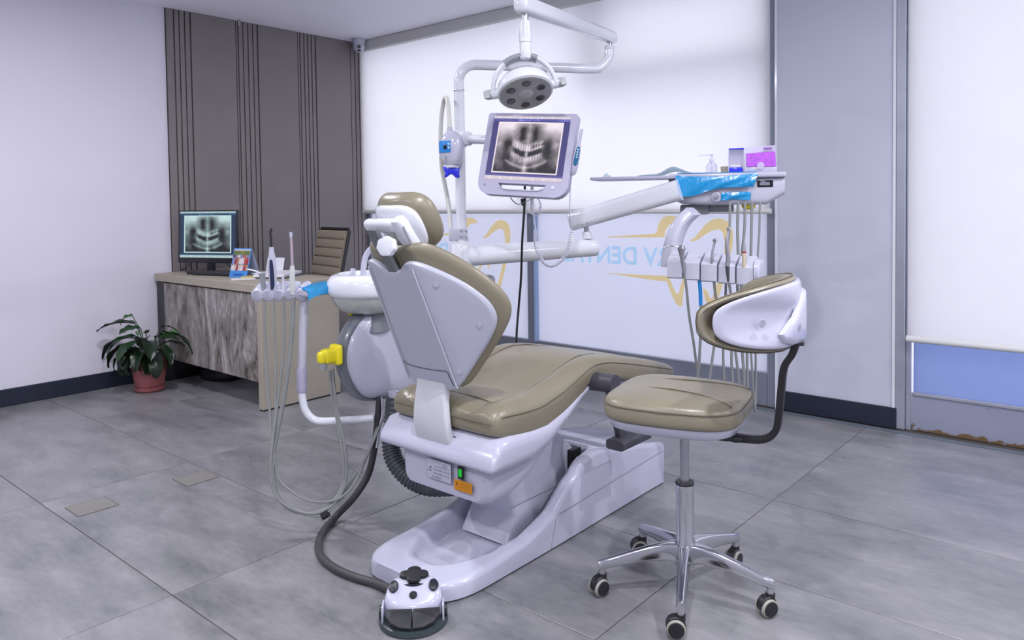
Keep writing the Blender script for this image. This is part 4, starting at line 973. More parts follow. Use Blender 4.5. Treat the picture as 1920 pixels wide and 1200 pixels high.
for j in range(rows_):
    for i in range(cols_):
        a_ = j * (cols_ + 1) + i
        fs.append((nA + a_, nA + a_ + 1, nA + a_ + cols_ + 2, nA + a_ + cols_ + 1)); fs.append((a_, a_ + cols_ + 1, a_ + cols_ + 2, a_ + 1))
lp_ = [i for i in range(cols_ + 1)] + [j * (cols_ + 1) + cols_ for j in range(1, rows_ + 1)] + [rows_ * (cols_ + 1) + i for i in range(cols_ - 1, -1, -1)] + [j * (cols_ + 1) for j in range(rows_ - 1, 0, -1)]
for k in range(len(lp_)):
    k2 = (k + 1) % len(lp_); fs.append((lp_[k], lp_[k2], nA + lp_[k2], nA + lp_[k]))
q.add(pv, fs); cpn = q.done('control_panel', 'panel_blue', wl_)
q = B(); q.box((0, 0, 0), (0.014, 0.018, 0.004), frame(on_egg(-0.024, 0.006, 0.003), wx, wz, wn), bevel=0.001); q.done('display', 'black_gloss', cpn)
for dx, dz in ((-0.010, 0.018), (-0.010, 0.002)):
    q = B(); q.box((0, 0, 0), (0.008, 0.009, 0.003), frame(on_egg(dx, dz, 0.003), wx, wz, wn), bevel=0.001); q.done('button', 'paper_blue', cpn)
for k in range(3):
    q = B(); q.box((0, 0, 0), (0.017, 0.002, 0.003), frame(on_egg(-0.020, -0.036 - 0.006 * k, 0.0), wx, wz, wn)); q.done('vent_slot', 'mid_grey', wb_, smooth=0)
q = B(); q.tube([WC + wz * -0.070, WC + wz * -0.082], [0.030, 0.028], 20); q.done('light_port', 'white_enamel', wl_)
mp = cr([(-0.030, 0.0, 0), (0.0, 0.003, 0), (0.022, -0.004, 0), (0.033, -0.008, 0)], 3)
poly = [(-0.036, -0.078), (-0.018, -0.074), (0.002, -0.075), (0.016, -0.080), (0.025, -0.086), (0.036, -0.080), (0.033, -0.100), (0.035, -0.122), (0.028, -0.128), (0.016, -0.124), (0.006, -0.114), (-0.002, -0.109), (-0.012, -0.116), (-0.022, -0.124), (-0.032, -0.122), (-0.027, -0.108), (-0.032, -0.095)]
q = B(); q.prism(poly, 0.030, frame(WC - wn * 0.015, wx, wz, wn), bevel=0.006, seg=2); q.done('mouthpiece', 'blue_plastic', wl_, smooth=50)
q = B(); q.tube([P(843, 247, 3.30), P(843.5, 238, 3.30)], [0.0125, 0.0115], 14); q.done('hose_cuff', mat('cuff_grey', (0.5, 0.5, 0.58), 0.4), wl_)
q = B(); q.tube(cr([P(843, 240, 3.30), P(842, 215, 3.31), P(839, 190, 3.33), P(836, 183, 3.36), P(832, 190, 3.40), P(828, 215, 3.43), P(826, 255, 3.45), P(828, 310, 3.46), P(834, 345, 3.46), P(840, 378, 3.45), P(844, 410, 3.43), P(846, 440, 3.41)], 6), 0.0098, 12); q.done('gooseneck', mat('gooseneck_white', (0.62, 0.63, 0.58), 0.4), wl_)
# clamp plates bolting the gooseneck to the pole
q = B(); q.box((0, 0, 0), (0.080, 0.012, 0.054), frame(P(860, 439, 3.36), wx, wn, wz), bevel=0.002); q.box((0, 0, 0), (0.080, 0.012, 0.054), frame(P(860, 439, 3.46), wx, wn, wz), bevel=0.002); q.tube([P(846, 428, 3.42), P(846, 452, 3.42)], 0.011, 12); clp = q.done('clamp_plate', 'light_plastic', wl_)
for (u, v) in ((864, 432), (864, 443), (874, 432), (874, 443)):
    q = B(); q.tube([P(u, v, 3.352), P(u + 1.5, v - 0.5, 3.344)], 0.0042, 8); q.done('bolt', 'steel', clp)
# ================================================================== delivery table on its two-part arm
dt = thing('delivery_table', 'white dental delivery table with tray, blue film and hanging handpiece holder', 'dental cart', (3.81, -1.3, 0.9))
q = B(); a, b = P(878, 480, 3.42), P(1108, 464, 3.52); dv = (b - a).normalized()
a = Vector((PX, PY, a.z)); 
q.tube([a, a.lerp(b, 0.5), b - dv * 0.01, b + dv * 0.022, b + dv * 0.030], [0.046, 0.044, 0.0415, 0.0415, 0.036], 28); q.done('lower_arm', 'white_enamel', dt, smooth=50)
q = B(); q.lathe([(0.048, -0.065), (0.048, 0.055), (0.044, 0.062), (0.0, 0.063)], a, 28); q.done('arm_hub', 'white_enamel', dt)
JB = P(1101, 447, 3.515); JT = P(1099, 422, 3.50)
q = B(); q.tube([JB, P(1100, 434, 3.512)], [0.023, 0.019], 18); q.done('joint_post', 'white_enamel', dt)
q = B(); q.tube([P(1100, 436, 3.512), P(1099, 420, 3.51)], 0.012, 12); q.done('joint_pin', 'steel', dt)
U0, U1 = P(1080, 413, 3.52), P(1254, 362, 3.33)
ud = (U1 - U0).normalized(); us = ud.cross(Vector((0, 0, 1))).normalized(); uu = us.cross(ud)
q = B(); q.loft([[U0 + ud * t + us * x + uu * (z * k) for x, z in rrect(0.062 * k, 0.088, 0.026, 5)] for t, k in ((-0.028, 0.93), (-0.022, 0.97), (0.1, 1.0), ((U1 - U0).length + 0.05, 1.05))]); ua = q.done('upper_arm', 'white_enamel', dt, smooth=50)
for (u, v) in ((1092, 422), (1101, 419)):
    q = B(); q.tube([P(u, v, 3.475), P(u, v, 3.465)], 0.005, 10); q.done('arm_screw', 'steel', ua)
# console: boat-shaped body, top slab, tray
_pre = set(bpy.data.objects)
YC0, YC1 = -1.40, -1.12
def cons(x, k):
    hb = crf([(0, 0.085), (0.15, 0.118), (0.85, 0.118), (1.0, 0.075)], k); 
    y0, y1 = YC0 + 0.03 * (1 - min(1, k / 0.1)) + 0.0, YC1
    zt = 1.338; zb = zt - hb
    w, h = y1 - y0, zt - zb
    return [(x, (y0 + y1) / 2 + p, (zt + zb) / 2 + r_) for p, r_ in rrect(w, h, 0.028, 4)]
q = B(); q.loft([cons(3.862 + 0.505 * k, k) for k in (0.0, 0.015, 0.06, 0.12, 0.3, 0.6, 0.85, 0.93, 0.98, 1.0)]); console = q.done('console_body', 'light_plastic', dt, smooth=50)
q = B(); q.box((4.12, -1.262, 1.347), (0.505, 0.315, 0.022), bevel=0.008, seg=3); q.done('console_top', 'white_plastic', dt)
tr = B(); outl = [(3.50, -1.395), (3.515, -1.41), (3.96, -1.425), (3.98, -1.40), (3.98, -1.14), (3.96, -1.12), (3.52, -1.12), (3.50, -1.14)]
tr.prism(outl, 0.014, Matrix.Translation((0, 0, 1.338)), bevel=0.004); tray = tr.done('tray', 'lilac_plastic', dt)
q = B(); q.box((4.285, YC0 - 0.001, 1.309), (0.066, 0.006, 0.028), bevel=0.002); q.done('display_bezel', 'black_gloss', console)
q = B(); q.box((4.283, YC0 - 0.005, 1.309), (0.042, 0.003, 0.014)); q.done('display', mat('lcd_grey', (0.20, 0.21, 0.26), 0.4), console, smooth=0)
q = B(); q.lathe([(0, 0), (0.022, 0.0), (0.022, 0.008), (0.014, 0.012), (0.013, 0.009), (0, 0.009)], (0, 0, 0), 24, axis_frame((4.075, YC0 - 0.001, 1.255), (0, -1, 0))); q.done('knob_ring', 'white_plastic', console)
q = B(); q.lathe([(0, 0), (0.011, 0.0), (0.010, 0.010), (0, 0.011)], (0, 0, 0), 18, axis_frame((4.075, YC0 - 0.006, 1.255), (0, -1, 0))); q.done('knob', 'steel', console)
# blue barrier film over the front edge
rows_ = []
top = [(3.895, 1.352), (3.99, 1.345), (4.10, 1.344), (4.20, 1.350), (4.255, 1.354)]
low = [(3.915, 1.258), (3.98, 1.262), (4.06, 1.286), (4.14, 1.296), (4.235, 1.296)]
def film(rowsA, rowsB, y, name, nb=7):
    q_ = B(); rings = []
    A_, B_ = cr([(a_, 0, b_) for a_, b_ in rowsA], 4), cr([(a_, 0, b_) for a_, b_ in rowsB], 4)
    n_ = len(A_); vs, fs = [], []
    for k in range(nb + 1):
        for i in range(n_):
            p = A_[i].lerp(B_[i], k / nb); w_ = 0.006 * sin(i * 1.1 + k * 0.9) * (k / nb)
            vs.append((p.x, y - 0.006 - w_ - 0.004 * sin(k / nb * pi), p.z))
    for k in range(nb):
        for i in range(n_ - 1): fs.append((k * n_ + i, k * n_ + i + 1, (k + 1) * n_ + i + 1, (k + 1) * n_ + i))
    m0 = len(vs); vs += [(p[0], p[1] + 0.003, p[2]) for p in vs]; fs += [tuple(m0 + i for i in reversed(f_)) for f_ in fs]
    q_.add(vs, fs); return q_
film(top, low, YC0 - 0.022, '').done('barrier_film', 'blue_film', dt, smooth=60)
q = B(); q.box((4.0755, -1.36, 1.3605), (0.345, 0.10, 0.003), bevel=0.001); q.done('barrier_film', 'blue_film', dt)
film([(4.098, 1.274), (4.15, 1.276), (4.225, 1.275)], [(4.096, 1.238), (4.15, 1.243), (4.222, 1.240)], YC0 - 0.004, '').done('barrier_film', 'blue_film', dt, smooth=60)
q = B(); q.lathe([(0.0, 0.0), (0.032, 0.0), (0.030, -0.018), (0.018, -0.026), (0, -0.028)], (4.215, -1.33, 1.225), 20); q.done('yellow_cap', 'yellow_plastic', dt)
# mount under the console and curved hanger to the holder
q = B(); q.box((3.975, -1.26, 1.20), (0.13, 0.12, 0.045), bevel=0.008); q.box((4.09, -1.24, 1.205), (0.12, 0.1, 0.035), bevel=0.006); q.done('console_mount', 'mid_grey', dt)
_con = [o for o in bpy.data.objects if o not in _pre]
hg = cr([P(1300, 396, 3.24), P(1283, 412, 3.24), P(1272, 430, 3.24), P(1263, 455, 3.24), P(1258, 482, 3.24), P(1257, 500, 3.24)], 6)
q = B(); rings = []
for i, p in enumerate(hg):
    t = (hg[min(i + 1, len(hg) - 1)] - hg[max(i - 1, 0)]).normalized(); n_ = Vector((0, 1, 0)); s_ = t.cross(n_).normalized(); k = 1.0 + 0.25 * (i / len(hg))
    rings.append([p + s_ * a_ + n_ * b_ for a_, b_ in rrect(0.050 * k, 0.075, 0.014, 3)])
q.loft(rings); q.done('hanger', 'light_plastic', dt, smooth=50)
# handpiece holder: five stepped cradles in a row
HL0, HL1 = P(1256, 497, 3.17), P(1420, 505, 2.98)
hx = (HL1 - HL0); HLn = hx.length; hx.normalize(); hx.z = 0; hx.normalize(); hn_ = Vector((hx.y, -hx.x, 0))
hzv = Vector((0, 0, 1)); nC = 5; cw = HLn / nC
holder = None
for k in range(nC):
    x0, x1 = k * cw, (k + 1) * cw - 0.007
    prof = [(-0.052, -0.038), (-0.050, 0.052), (-0.030, 0.060), (0.020, 0.030), (0.034, 0.018), (0.036, -0.046), (0.030, -0.052), (-0.045, -0.044)]
    q = B(); q.loft([[HL0 + hx * x + hn_ * (a_ * s_) + hzv * (b_ * (1 if b_ > 0 else 1) - 0.004 * k) for a_, b_ in prof] for x, s_ in ((x0, 0.96), (x0 + 0.004, 1.0), (x1 - 0.004, 1.0), (x1, 0.96))])
    q.done('holder_cradle', 'light_plastic', dt, smooth=40)
q = B(); q.box((HLn / 2, 0, 0), (HLn + 0.02, 0.03, 0.06), frame(HL0 - hn_ * 0.055, hx, hn_, hzv), bevel=0.008); q.done('holder_bar', 'light_plastic', dt)
q = B(); q.loft([[HL0 + hx * x + hn_ * (a_ * k) + hzv * (b_ * k - 0.018) for a_, b_ in [(0.040 * cos(2 * pi * i / 20), 0.055 * sin(2 * pi * i / 20)) for i in range(20)]] for x, k in ((HLn - 0.004, 1.0), (HLn + 0.010, 0.96), (HLn + 0.016, 0.8))]); q.done('holder_end', 'white_plastic', dt)

def slotp(k, f=0.0, z=0.0, out=0.040): return HL0 + hx * ((k + 1) * cw - 0.0035 + f) + hn_ * out + hzv * (z - 0.004 * k)
SUP = iter(((1369, 1362, 1356), (1384, 1384, 1392), (1397, 1391, 1372), (1410, 1408, 1401), (1425, 1421, 1417)))
def hose_drop(start, pts, r, name, m, parent, n=6):
    # down from the handpiece, round a low loop and back up to the console
    u0, u1, u2 = next(SUP); ul = pts[-1]; uu_ = P(u2, 735, 3.17)
    low = (ul + uu_) / 2; low.z = min(ul.z, uu_.z) - 0.07
    back = [low, uu_, P(u2, 660, 3.16), P((u1 + u2) / 2, 600, 3.15), P(u1 - 1, 540, 3.15), P(u1, 480, 3.15), P(u0 - 1, 430, 3.15), P(u0, 378, 3.15)]
    q_ = B(); q_.tube(cr([start] + pts + back, n), r, 8); return q_.done(name, m, parent)
# three-way air syringe
h = thing('air_syringe', 'steel air-water syringe with bent tip in the first cradle of the delivery table', 'handpiece', tuple(slotp(-1, 0.05)))
c0 = P(1283, 510, 3.10)
q = B(); q.tube([P(1283, 514, 3.10), P(1282, 500, 3.10), P(1279, 482, 3.10), P(1278, 472, 3.10), P(1278, 466, 3.10), P(1279, 460, 3.10)], [0.006, 0.0085, 0.009, 0.013, 0.0165, 0.008], 14); q.done('syringe_body', 'steel', h)
q = B(); q.tube(cr([P(1277, 464, 3.10), P(1264, 462, 3.11), P(1255, 461, 3.12), P(1249, 463, 3.12), P(1243, 465, 3.12)], 4), 0.0025, 8); q.done('syringe_tip', 'steel', h)
hose_drop(P(1283, 512, 3.10), [P(1287, 540, 3.11), P(1292, 590, 3.13), P(1300, 640, 3.15), P(1308, 700, 3.17), P(1313, 740, 3.18)], 0.0055, 'hose', 'hose_grey', h)
# empty cradle hose with blue sleeve
h = thing('sleeved_hose', 'grey hose with bright blue sleeve hanging from the second cradle', 'hose', tuple(P(1310, 505, 3.08)))
q = B(); q.tube([P(1309, 499, 3.09), P(1310, 522, 3.09)], [0.0075, 0.0065], 12); q.done('hose_end', 'dark_grey', h)
q = B(); q.tube([P(1311, 522, 3.09), P(1313, 545, 3.09), P(1314, 572, 3.09)], 0.0075, 12); q.done('blue_sleeve', 'panel_blue', h)
hose_drop(P(1314, 570, 3.09), [P(1314, 620, 3.10), P(1311, 680, 3.13), P(1309, 740, 3.16)], 0.0062, 'hose', 'hose_grey', h)
# turbine handpiece
h = thing('turbine_handpiece', 'slim steel handpiece with small round head in the middle cradle', 'handpiece', tuple(P(1338, 510, 3.05)))
q = B(); q.tube(cr([P(1337, 524, 3.05), P(1337, 510, 3.05), P(1335, 495, 3.05), P(1335, 478, 3.05), P(1338, 462, 3.05), P(1341, 451, 3.05)], 4), [0.0055 + 0.001 * sin(k * 0.3) for k in range(21)], 12); q.done('handpiece_body', 'steel', h)
q = B(); q.tube([P(1338, 452, 3.05), P(1343.5, 449, 3.04)], [0.0075, 0.0085], 12); q.done('handpiece_head', 'chrome', h)
hose_drop(P(1338, 522, 3.05), [P(1341, 550, 3.06), P(1345, 580, 3.07), P(1340, 640, 3.1), P(1332, 700, 3.12), P(1328, 740, 3.14)], 0.0058, 'hose', 'hose_grey', h)
# motor handpiece
h = thing('contra_angle_handpiece', 'grey segmented handpiece with angled neck in the fourth cradle', 'handpiece', tuple(P(1365, 510, 3.0)))
q = B(); q.tube([P(1366, 528, 3.01), P(1365, 510, 3.01), P(1364, 498, 3.01)], [0.006, 0.0085, 0.009], 12); q.done('motor_end', 'dark_grey', h)
q = B(); q.tube([P(1364, 499, 3.01), P(1365, 485, 3.01), P(1364.5, 473, 3.01)], [0.009, 0.0088, 0.0085], 12); q.done('motor_body', 'steel', h)
q = B(); q.tube([P(1364.5, 473, 3.01), P(1363, 461, 3.01), P(1363, 447, 3.01), P(1365, 440, 3.01), P(1366, 430, 3.01)], [0.0085, 0.0075, 0.0070, 0.005, 0.0045], 12); q.done('handpiece_neck', 'steel', h)
q = B(); q.tube([P(1364, 430, 3.01), P(1368.5, 428, 3.0)], [0.0065, 0.007], 12); q.done('handpiece_head', 'chrome', h)
hose_drop(P(1366, 527, 3.01), [P(1370, 552, 3.02), P(1371, 600, 3.05), P(1378, 650, 3.08), P(1384, 700, 3.1), P(1387, 740, 3.12)], 0.006, 'hose', 'hose_grey', h)
# ivory scaler
h = thing('ultrasonic_scaler', 'ivory scaler handpiece with grey tip and red ring in the last cradle', 'handpiece', tuple(P(1396, 515, 2.97)))
q = B(); q.tube([P(1397, 532, 2.98), P(1396, 515, 2.98), P(1395, 495, 2.98), P(1395, 474, 2.98)], [0.0045, 0.006, 0.008, 0.0082], 12); q.done('scaler_body', 'ivory', h)
q = B(); q.tube([P(1395, 474.5, 2.98), P(1395, 471.5, 2.98)], 0.0086, 12); q.done('scaler_ring', 'red_band', h)
q = B(); q.tube([P(1395, 472, 2.98), P(1395, 464, 2.98), P(1395.5, 458, 2.98), P(1397, 456, 2.98)], [0.0078, 0.0065, 0.0055, 0.003], 12); q.done('scaler_tip', 'mid_grey', h)
hose_drop(P(1397, 530, 2.98), [P(1400, 548, 3.0), P(1402, 600, 3.03), P(1408, 660, 3.06), P(1413, 740, 3.1)], 0.0045, 'hose', 'hose_grey', h)
# ---- things standing on the console
_pre = set(bpy.data.objects)
ZT = 1.3585
sb = thing('pump_bottle', 'clear pump dispenser bottle on the delivery table', 'bottle', (4.065, -1.20, ZT))
c_ = (4.05, -1.21, ZT)
q = B(); q.lathe([(0, 0), (0.026, 0.0), (0.027, 0.004), (0.027, 0.036), (0.020, 0.050), (0.010, 0.056), (0.010, 0.062), (0, 0.062)], c_, 20); q.done('bottle_body', 'clear_plastic', sb)
q = B(); q.lathe([(0, 0.060), (0.012, 0.060), (0.012, 0.070), (0.006, 0.073), (0.005, 0.082), (0.008, 0.084), (0.008, 0.092), (0, 0.093)], c_, 16); q.tube([Vector(c_) + Vector((0.006, 0, 0.088)), Vector(c_) + Vector((-0.05, -0.01, 0.088)), Vector(c_) + Vector((-0.056, -0.011, 0.084))], 0.0028, 8); q.done('pump_head', 'clear_plastic', sb)
q = B(); q.tube([Vector(c_) + Vector((0, 0, 0.008)), Vector(c_) + Vector((0, 0, 0.06))], 0.003, 6); q.done('dip_tube', 'clear_lilac', sb)
lb = thing('storage_tub', 'small ivory tub behind the clear cotton dispenser on the delivery table', 'tub', (4.115, -1.20, ZT))
q = B(); q.lathe([(0, 0), (0.016, 0), (0.018, 0.03), (0.018, 0.036), (0, 0.037)], (4.108, -1.18, ZT), 16); q.done('tub_body', 'ivory', lb)
cd = thing('cotton_dispenser', 'clear upright dispenser with bright blue base on the delivery table', 'dispenser', (4.165, -1.27, ZT))
q = B(); q.box((4.160, -1.27, ZT + 0.013), (0.062, 0.055, 0.026), bevel=0.003); q.done('dispenser_base', 'blue_plastic', cd)
for dx in (-0.034, 0.034):
    q = B(); q.box((4.163 + dx * 1.02, -1.27, ZT + 0.055), (0.005, 0.062, 0.11), bevel=0.002); q.done('side_panel', 'clear_lilac', cd)
q = B(); q.box((4.163, -1.241, ZT + 0.055), (0.064, 0.004, 0.108)); q.done('back_panel', 'clear_lilac', cd, smooth=0)
q = B(); q.box((4.163, -1.27, ZT + 0.1085), (0.070, 0.060, 0.005), bevel=0.002); q.done('lid', 'blue_plastic', cd)
q = B(); q.box((4.158, -1.268, ZT + 0.032), (0.05, 0.04, 0.012), bevel=0.004); q.done('cotton_pad', 'paper', cd)
pb = thing('bur_box', 'white box with clear lid over purple contents at the end of the delivery table', 'box', (4.28, -1.26, ZT))
q = B(); q.box((4.270, -1.27, ZT + 0.012), (0.135, 0.10, 0.024), bevel=0.003); q.done('box_tray', 'white_plastic', pb)
q = B(); q.prism([(-0.062, 0.0), (0.066, 0.0), (0.062, 0.066), (-0.062, 0.060)], 0.006, frame((4.268, -1.312, ZT + 0.026), (1, 0, 0), (0, 0.20, 0.98), (0, -0.98, 0.20)), bevel=0.001); q.done('purple_insert', 'purple_card', pb, smooth=0)
q = B(); q.prism([(-0.066, 0.0), (0.070, 0.0), (0.064, 0.098), (-0.066, 0.092)], 0.004, frame((4.268, -1.298, ZT + 0.024), (1, 0, 0), (0, 0.22, 0.976), (0, -0.976, 0.22))); q.done('clear_lid', 'clear_lilac', pb, smooth=0)
q = B(); q.box((0, 0, 0), (0.036, 0.010, 0.002), frame((4.298, -1.302, ZT + 0.105), (1, 0, 0), (0, 0.22, 0.976), (0, -0.976, 0.22))); q.done('print_strip', mat('print_violet', (0.22, 0.10, 0.35), 0.5), pb, smooth=0)
q = B(); q.lathe([(0.012, 0), (0.016, 0.0), (0.016, 0.004), (0.012, 0.004)], (0, 0, 0), 20, axis_frame((4.268, -1.325, ZT + 0.030), (0, -1, 0.2))); q.done('lid_clasp', 'clear_lilac', pb)
# paper sheets on the tray
translucent('paper_bib', (0.86, 0.95, 0.98), (0.72, 0.84, 0.88), 0.45)
sh = thing('tray_paper', 'pale blue paper sheet crumpled on the tray of the delivery table', 'paper', (3.85, -1.26, 1.353))
n_, m_ = 16, 8; vs = []
for lay in (0, 0.0012):
    for j in range(m_ + 1):
        for i in range(n_ + 1):
            s_, t_ = i / n_, j / m_; x = 3.72 + 0.28 * s_; y = -1.38 + 0.2 * t_
            z = 1.3545 + 0.034 * math.exp(-((s_ - 0.60) / 0.20) ** 2) * (1 - 0.5 * t_) + 0.004 * abs(sin(s_ * 9)) + lay
            vs.append((x, y, z))
fs = []; st = (n_ + 1) * (m_ + 1)
for j in range(m_):
    for i in range(n_):
        a_ = j * (n_ + 1) + i; fs.append((a_, a_ + 1, a_ + n_ + 2, a_ + n_ + 1)); fs.append((st + a_, st + a_ + n_ + 1, st + a_ + n_ + 2, st + a_ + 1))
q = B(); q.add(vs, fs); q.done('sheet', 'paper_bib', sh, smooth=60)
sh = thing('folded_wipe', 'tiny folded pale blue wipe at the far end of the tray', 'wipe', (3.575, -1.36, 1.353))
q = B(); q.loft([[(3.575 - 0.02, -1.38, 1.353), (3.575 + 0.022, -1.38, 1.353), (3.575, -1.38, 1.372)], [(3.575 - 0.02, -1.33, 1.353), (3.575 + 0.022, -1.33, 1.353), (3.575, -1.335, 1.366)]]); q.done('wipe_fold', 'paper_bib', sh, smooth=0)

# turn the console and all that stands on it a little towards the chair
_con += [o for o in bpy.data.objects if o not in _pre]
_rot = Matrix.Translation((3.862, -1.40, 0)) @ Matrix.Rotation(radians(24), 4, 'Z') @ Matrix.Diagonal((0.965, 0.9, 1, 1)) @ Matrix.Translation((-3.862, 1.40, 0))
for o in _con:
    if o.type == 'MESH': o.data.transform(_rot)

# ================================================================== assistant's instrument holder
DA = 3.0
ah = thing('assistant_holder', 'white lobed instrument holder with blue film on a bent arm left of the unit', 'instrument holder', tuple(P(545, 545, DA)))
arm = cr([P(700, 784, 3.02), P(660, 787, 3.01), P(610, 790, 3.0), P(588, 786, 3.0), P(573, 770, 3.0), P(567, 745, 3.0), P(566, 715, 3.0), P(566, 690, 3.0)], 6)
q = B(); q.tube(arm, 0.0150, 16); q.done('holder_arm', 'white_enamel', ah)
q = B(); q.tube([P(566, 736, 3.0), P(566, 732, 3.0), P(566.5, 692, 3.0), P(566.5, 688, 3.0)], [0.0165, 0.0205, 0.0205, 0.0165], 18); q.done('arm_sleeve', 'lilac_plastic', ah)
q = B(); q.tube(cr([P(566, 690, 3.0), P(567, 650, 3.0), P(569, 600, 3.0), P(571, 555, 3.0)], 4), [0.0165] * 13, 16); q.done('holder_post', 'light_plastic', ah)
ca, cb = P(487, 549, DA), P(568, 549, DA); av = (cb - ca); al = av.length; av.normalize(); an_ = Vector((av.y, -av.x, 0)).normalized()
tiltup = Vector((0, 0, 1))
for k in range(5):
    c_ = ca.lerp(cb, k / 4.0)
    dr_ = (-an_ * 0.95 + tiltup * 0.30).normalized()
    q = B(); q.tube([c_ + an_ * 0.034 - tiltup * 0.008, c_ + an_ * 0.031 - tiltup * 0.007, c_ + dr_ * 0.05, c_ + dr_ * 0.075], [0.0225, 0.0255, 0.0265, 0.019], 20, squash=0.95); q.done('holder_lobe', 'white_plastic', ah, smooth=50)
pc = P(590, 540, 2.985)
q = B(); pz = [P(565, 556, 2.95), P(572, 545, 2.94), P(628, 527, 3.03), P(632, 541, 3.03)]
pl_ = [P(556, 548, 2.97), P(579, 560, 2.93), P(634, 541, 3.06), P(618, 530, 3.11), P(556, 532, 3.16), P(530, 534, 3.16)]
zt_ = sum(p.z for p in pl_) / len(pl_)
bm = bmesh.new(); vv = [bm.verts.new((p.x, p.y, 0.9 + 0.012)) for p in pl_]; f_ = bm.faces.new(vv); ex = bmesh.ops.extrude_face_region(bm, geom=[f_])
for v in ex['geom']:
    if isinstance(v, bmesh.types.BMVert): v.co.z -= 0.022
bmesh.ops.bevel(bm, geom=bm.edges[:], offset=0.005, segments=2, affect='EDGES')
q.frombm(bm); q.done('holder_plate', 'white_plastic', ah)
fa = [P(560, 540, 2.99), P(600, 530, 3.08), P(627, 528, 3.06)]; fb = [P(578, 551, 2.925), P(600, 541, 2.965), P(628, 537, 3.02)]
A_ = cr(fa, 6); Bq = cr(fb, 6); rows = [A_, [a_.lerp(b_, 0.5) + Vector((0, 0, 0.003)) for a_, b_ in zip(A_, Bq)], Bq, [p + Vector((0.004, -0.004, -0.026)) for p in Bq]]
vs = [p + Vector((0, 0, 0.004)) for r_ in rows for p in r_]; n_ = len(A_); fs = [(j * n_ + i, j * n_ + i + 1, (j + 1) * n_ + i + 1, (j + 1) * n_ + i) for j in range(3) for i in range(n_ - 1)]
m0 = len(vs); vs += [p - Vector((0, 0, 0.002)) for p in vs]; fs += [tuple(m0 + i for i in reversed(f_)) for f_ in fs]
q = B(); q.add(vs, fs); q.done('barrier_film', 'blue_film', ah, smooth=60)
# instruments in the lobes, each with its hose
def loop_hose(start, pts, r, parent, m='hose_grey'):
    q_ = B(); q_.tube(cr([start] + pts, 7), r, 8); return q_.done('hose', m, parent)
h = thing('saliva_ejector', 'grey saliva ejector handle in the outermost lobe of the assistant holder', 'suction handle', tuple(P(494, 545, 2.99)))
q = B(); q.tube([P(494, 556, 2.985), P(494, 540, 2.985), P(492, 520, 2.985), P(491, 512, 2.985)], [0.007, 0.009, 0.011, 0.0135], 14); q.done('suction_handle', 'mid_grey', h)
q = B(); q.tube(cr([P(490, 513, 2.985), P(478, 508, 2.99), P(470, 506, 3.0), P(463, 505, 3.0)], 4), [0.003] * 12 + [0.002], 8); q.done('suction_tip', 'paper', h)
loop_hose(P(496, 560, 2.98), [P(496, 600, 2.98), P(498, 650, 2.98), P(500, 700, 2.97), P(505, 760, 2.95), P(508, 800, 2.93), P(514, 850, 2.9), P(522, 895, 2.88), P(545, 920, 2.87), P(575, 937, 2.86), P(610, 941, 2.85), P(640, 932, 2.86), P(665, 905, 2.9), P(690, 850, 2.98), P(712, 790, 3.04)], 0.0050, h)
h = thing('curing_light', 'white curing light pen with black tip and navy strip in the second lobe', 'curing light', tuple(P(512, 550, 2.98)))
q = B(); q.tube([P(512, 550, 2.975), P(512, 540, 2.975), P(511, 510, 2.975), P(510, 485, 2.975), P(509, 470, 2.975), P(509, 463, 2.975)], [0.011, 0.0145, 0.0155, 0.0150, 0.0095, 0.0080], 16); q.done('pen_body', 'white_plastic', h)
q = B(); q.tube(cr([P(508.5, 464, 2.975), P(508, 445, 2.975), P(507, 435, 2.975), P(510, 428, 2.973)], 5), [0.0052] * 14 + [0.0045, 0.004], 10); q.done('light_guide', 'black_plastic', h)
q = B(); q.loft([[P(u_, v_, 2.958) + CR * a_ - CF * b_ for a_, b_ in rrect(w_, 0.008, 0.003, 2)] for u_, v_, w_ in ((510, 543, 0.010), (511, 535, 0.016), (510, 515, 0.0165), (508.5, 495, 0.014), (508, 487, 0.008))]); q.done('button_strip', mat('navy_strip', (0.01, 0.02, 0.06), 0.3), h, smooth=50)
loop_hose(P(514, 556, 2.975), [P(514, 600, 2.975), P(516, 660, 2.97), P(517, 720, 2.95), P(516, 780, 2.93), P(512, 830, 2.9), P(508, 880, 2.88), P(515, 925, 2.86), P(545, 955, 2.85), P(590, 968, 2.84), P(625, 952, 2.85), P(650, 915, 2.9), P(690, 850, 2.98), P(715, 785, 3.05)], 0.0042, h)
h = thing('short_nozzle', 'short white nozzle standing in the middle lobe of the assistant holder', 'nozzle', tuple(P(530, 545, 2.98)))
q = B(); q.tube([P(531, 550, 2.975), P(531, 536, 2.975), P(530.5, 528, 2.975), P(530.5, 520, 2.975)], [0.010, 0.0085, 0.006, 0.005], 12); q.done('nozzle_body', 'light_plastic', h)
loop_hose(P(532, 556, 2.97), [P(532, 600, 2.97), P(531, 660, 2.96), P(525, 720, 2.95), P(517, 780, 2.93), P(511, 830, 2.9), P(508, 875, 2.88), P(513, 920, 2.87), P(540, 950, 2.85), P(585, 963, 2.84), P(620, 950, 2.85), P(642, 920, 2.87), P(650, 880, 2.9), P(645, 830, 2.93), P(632, 770, 2.96), P(626, 720, 2.98), P(624, 692, 2.99)], 0.0056, h)
h = thing('high_volume_suction', 'pale suction handle with long pinkish tube in the fourth lobe', 'suction handle', tuple(P(548, 545, 2.98)))
q = B(); q.tube([P(549, 552, 2.97), P(548, 540, 2.97), P(548, 520, 2.97), P(548, 505, 2.97), P(548, 498, 2.97)], [0.010, 0.0115, 0.0105, 0.010, 0.0075], 14); q.done('suction_handle', mat('handle_pale', (0.58, 0.60, 0.58), 0.4), h)
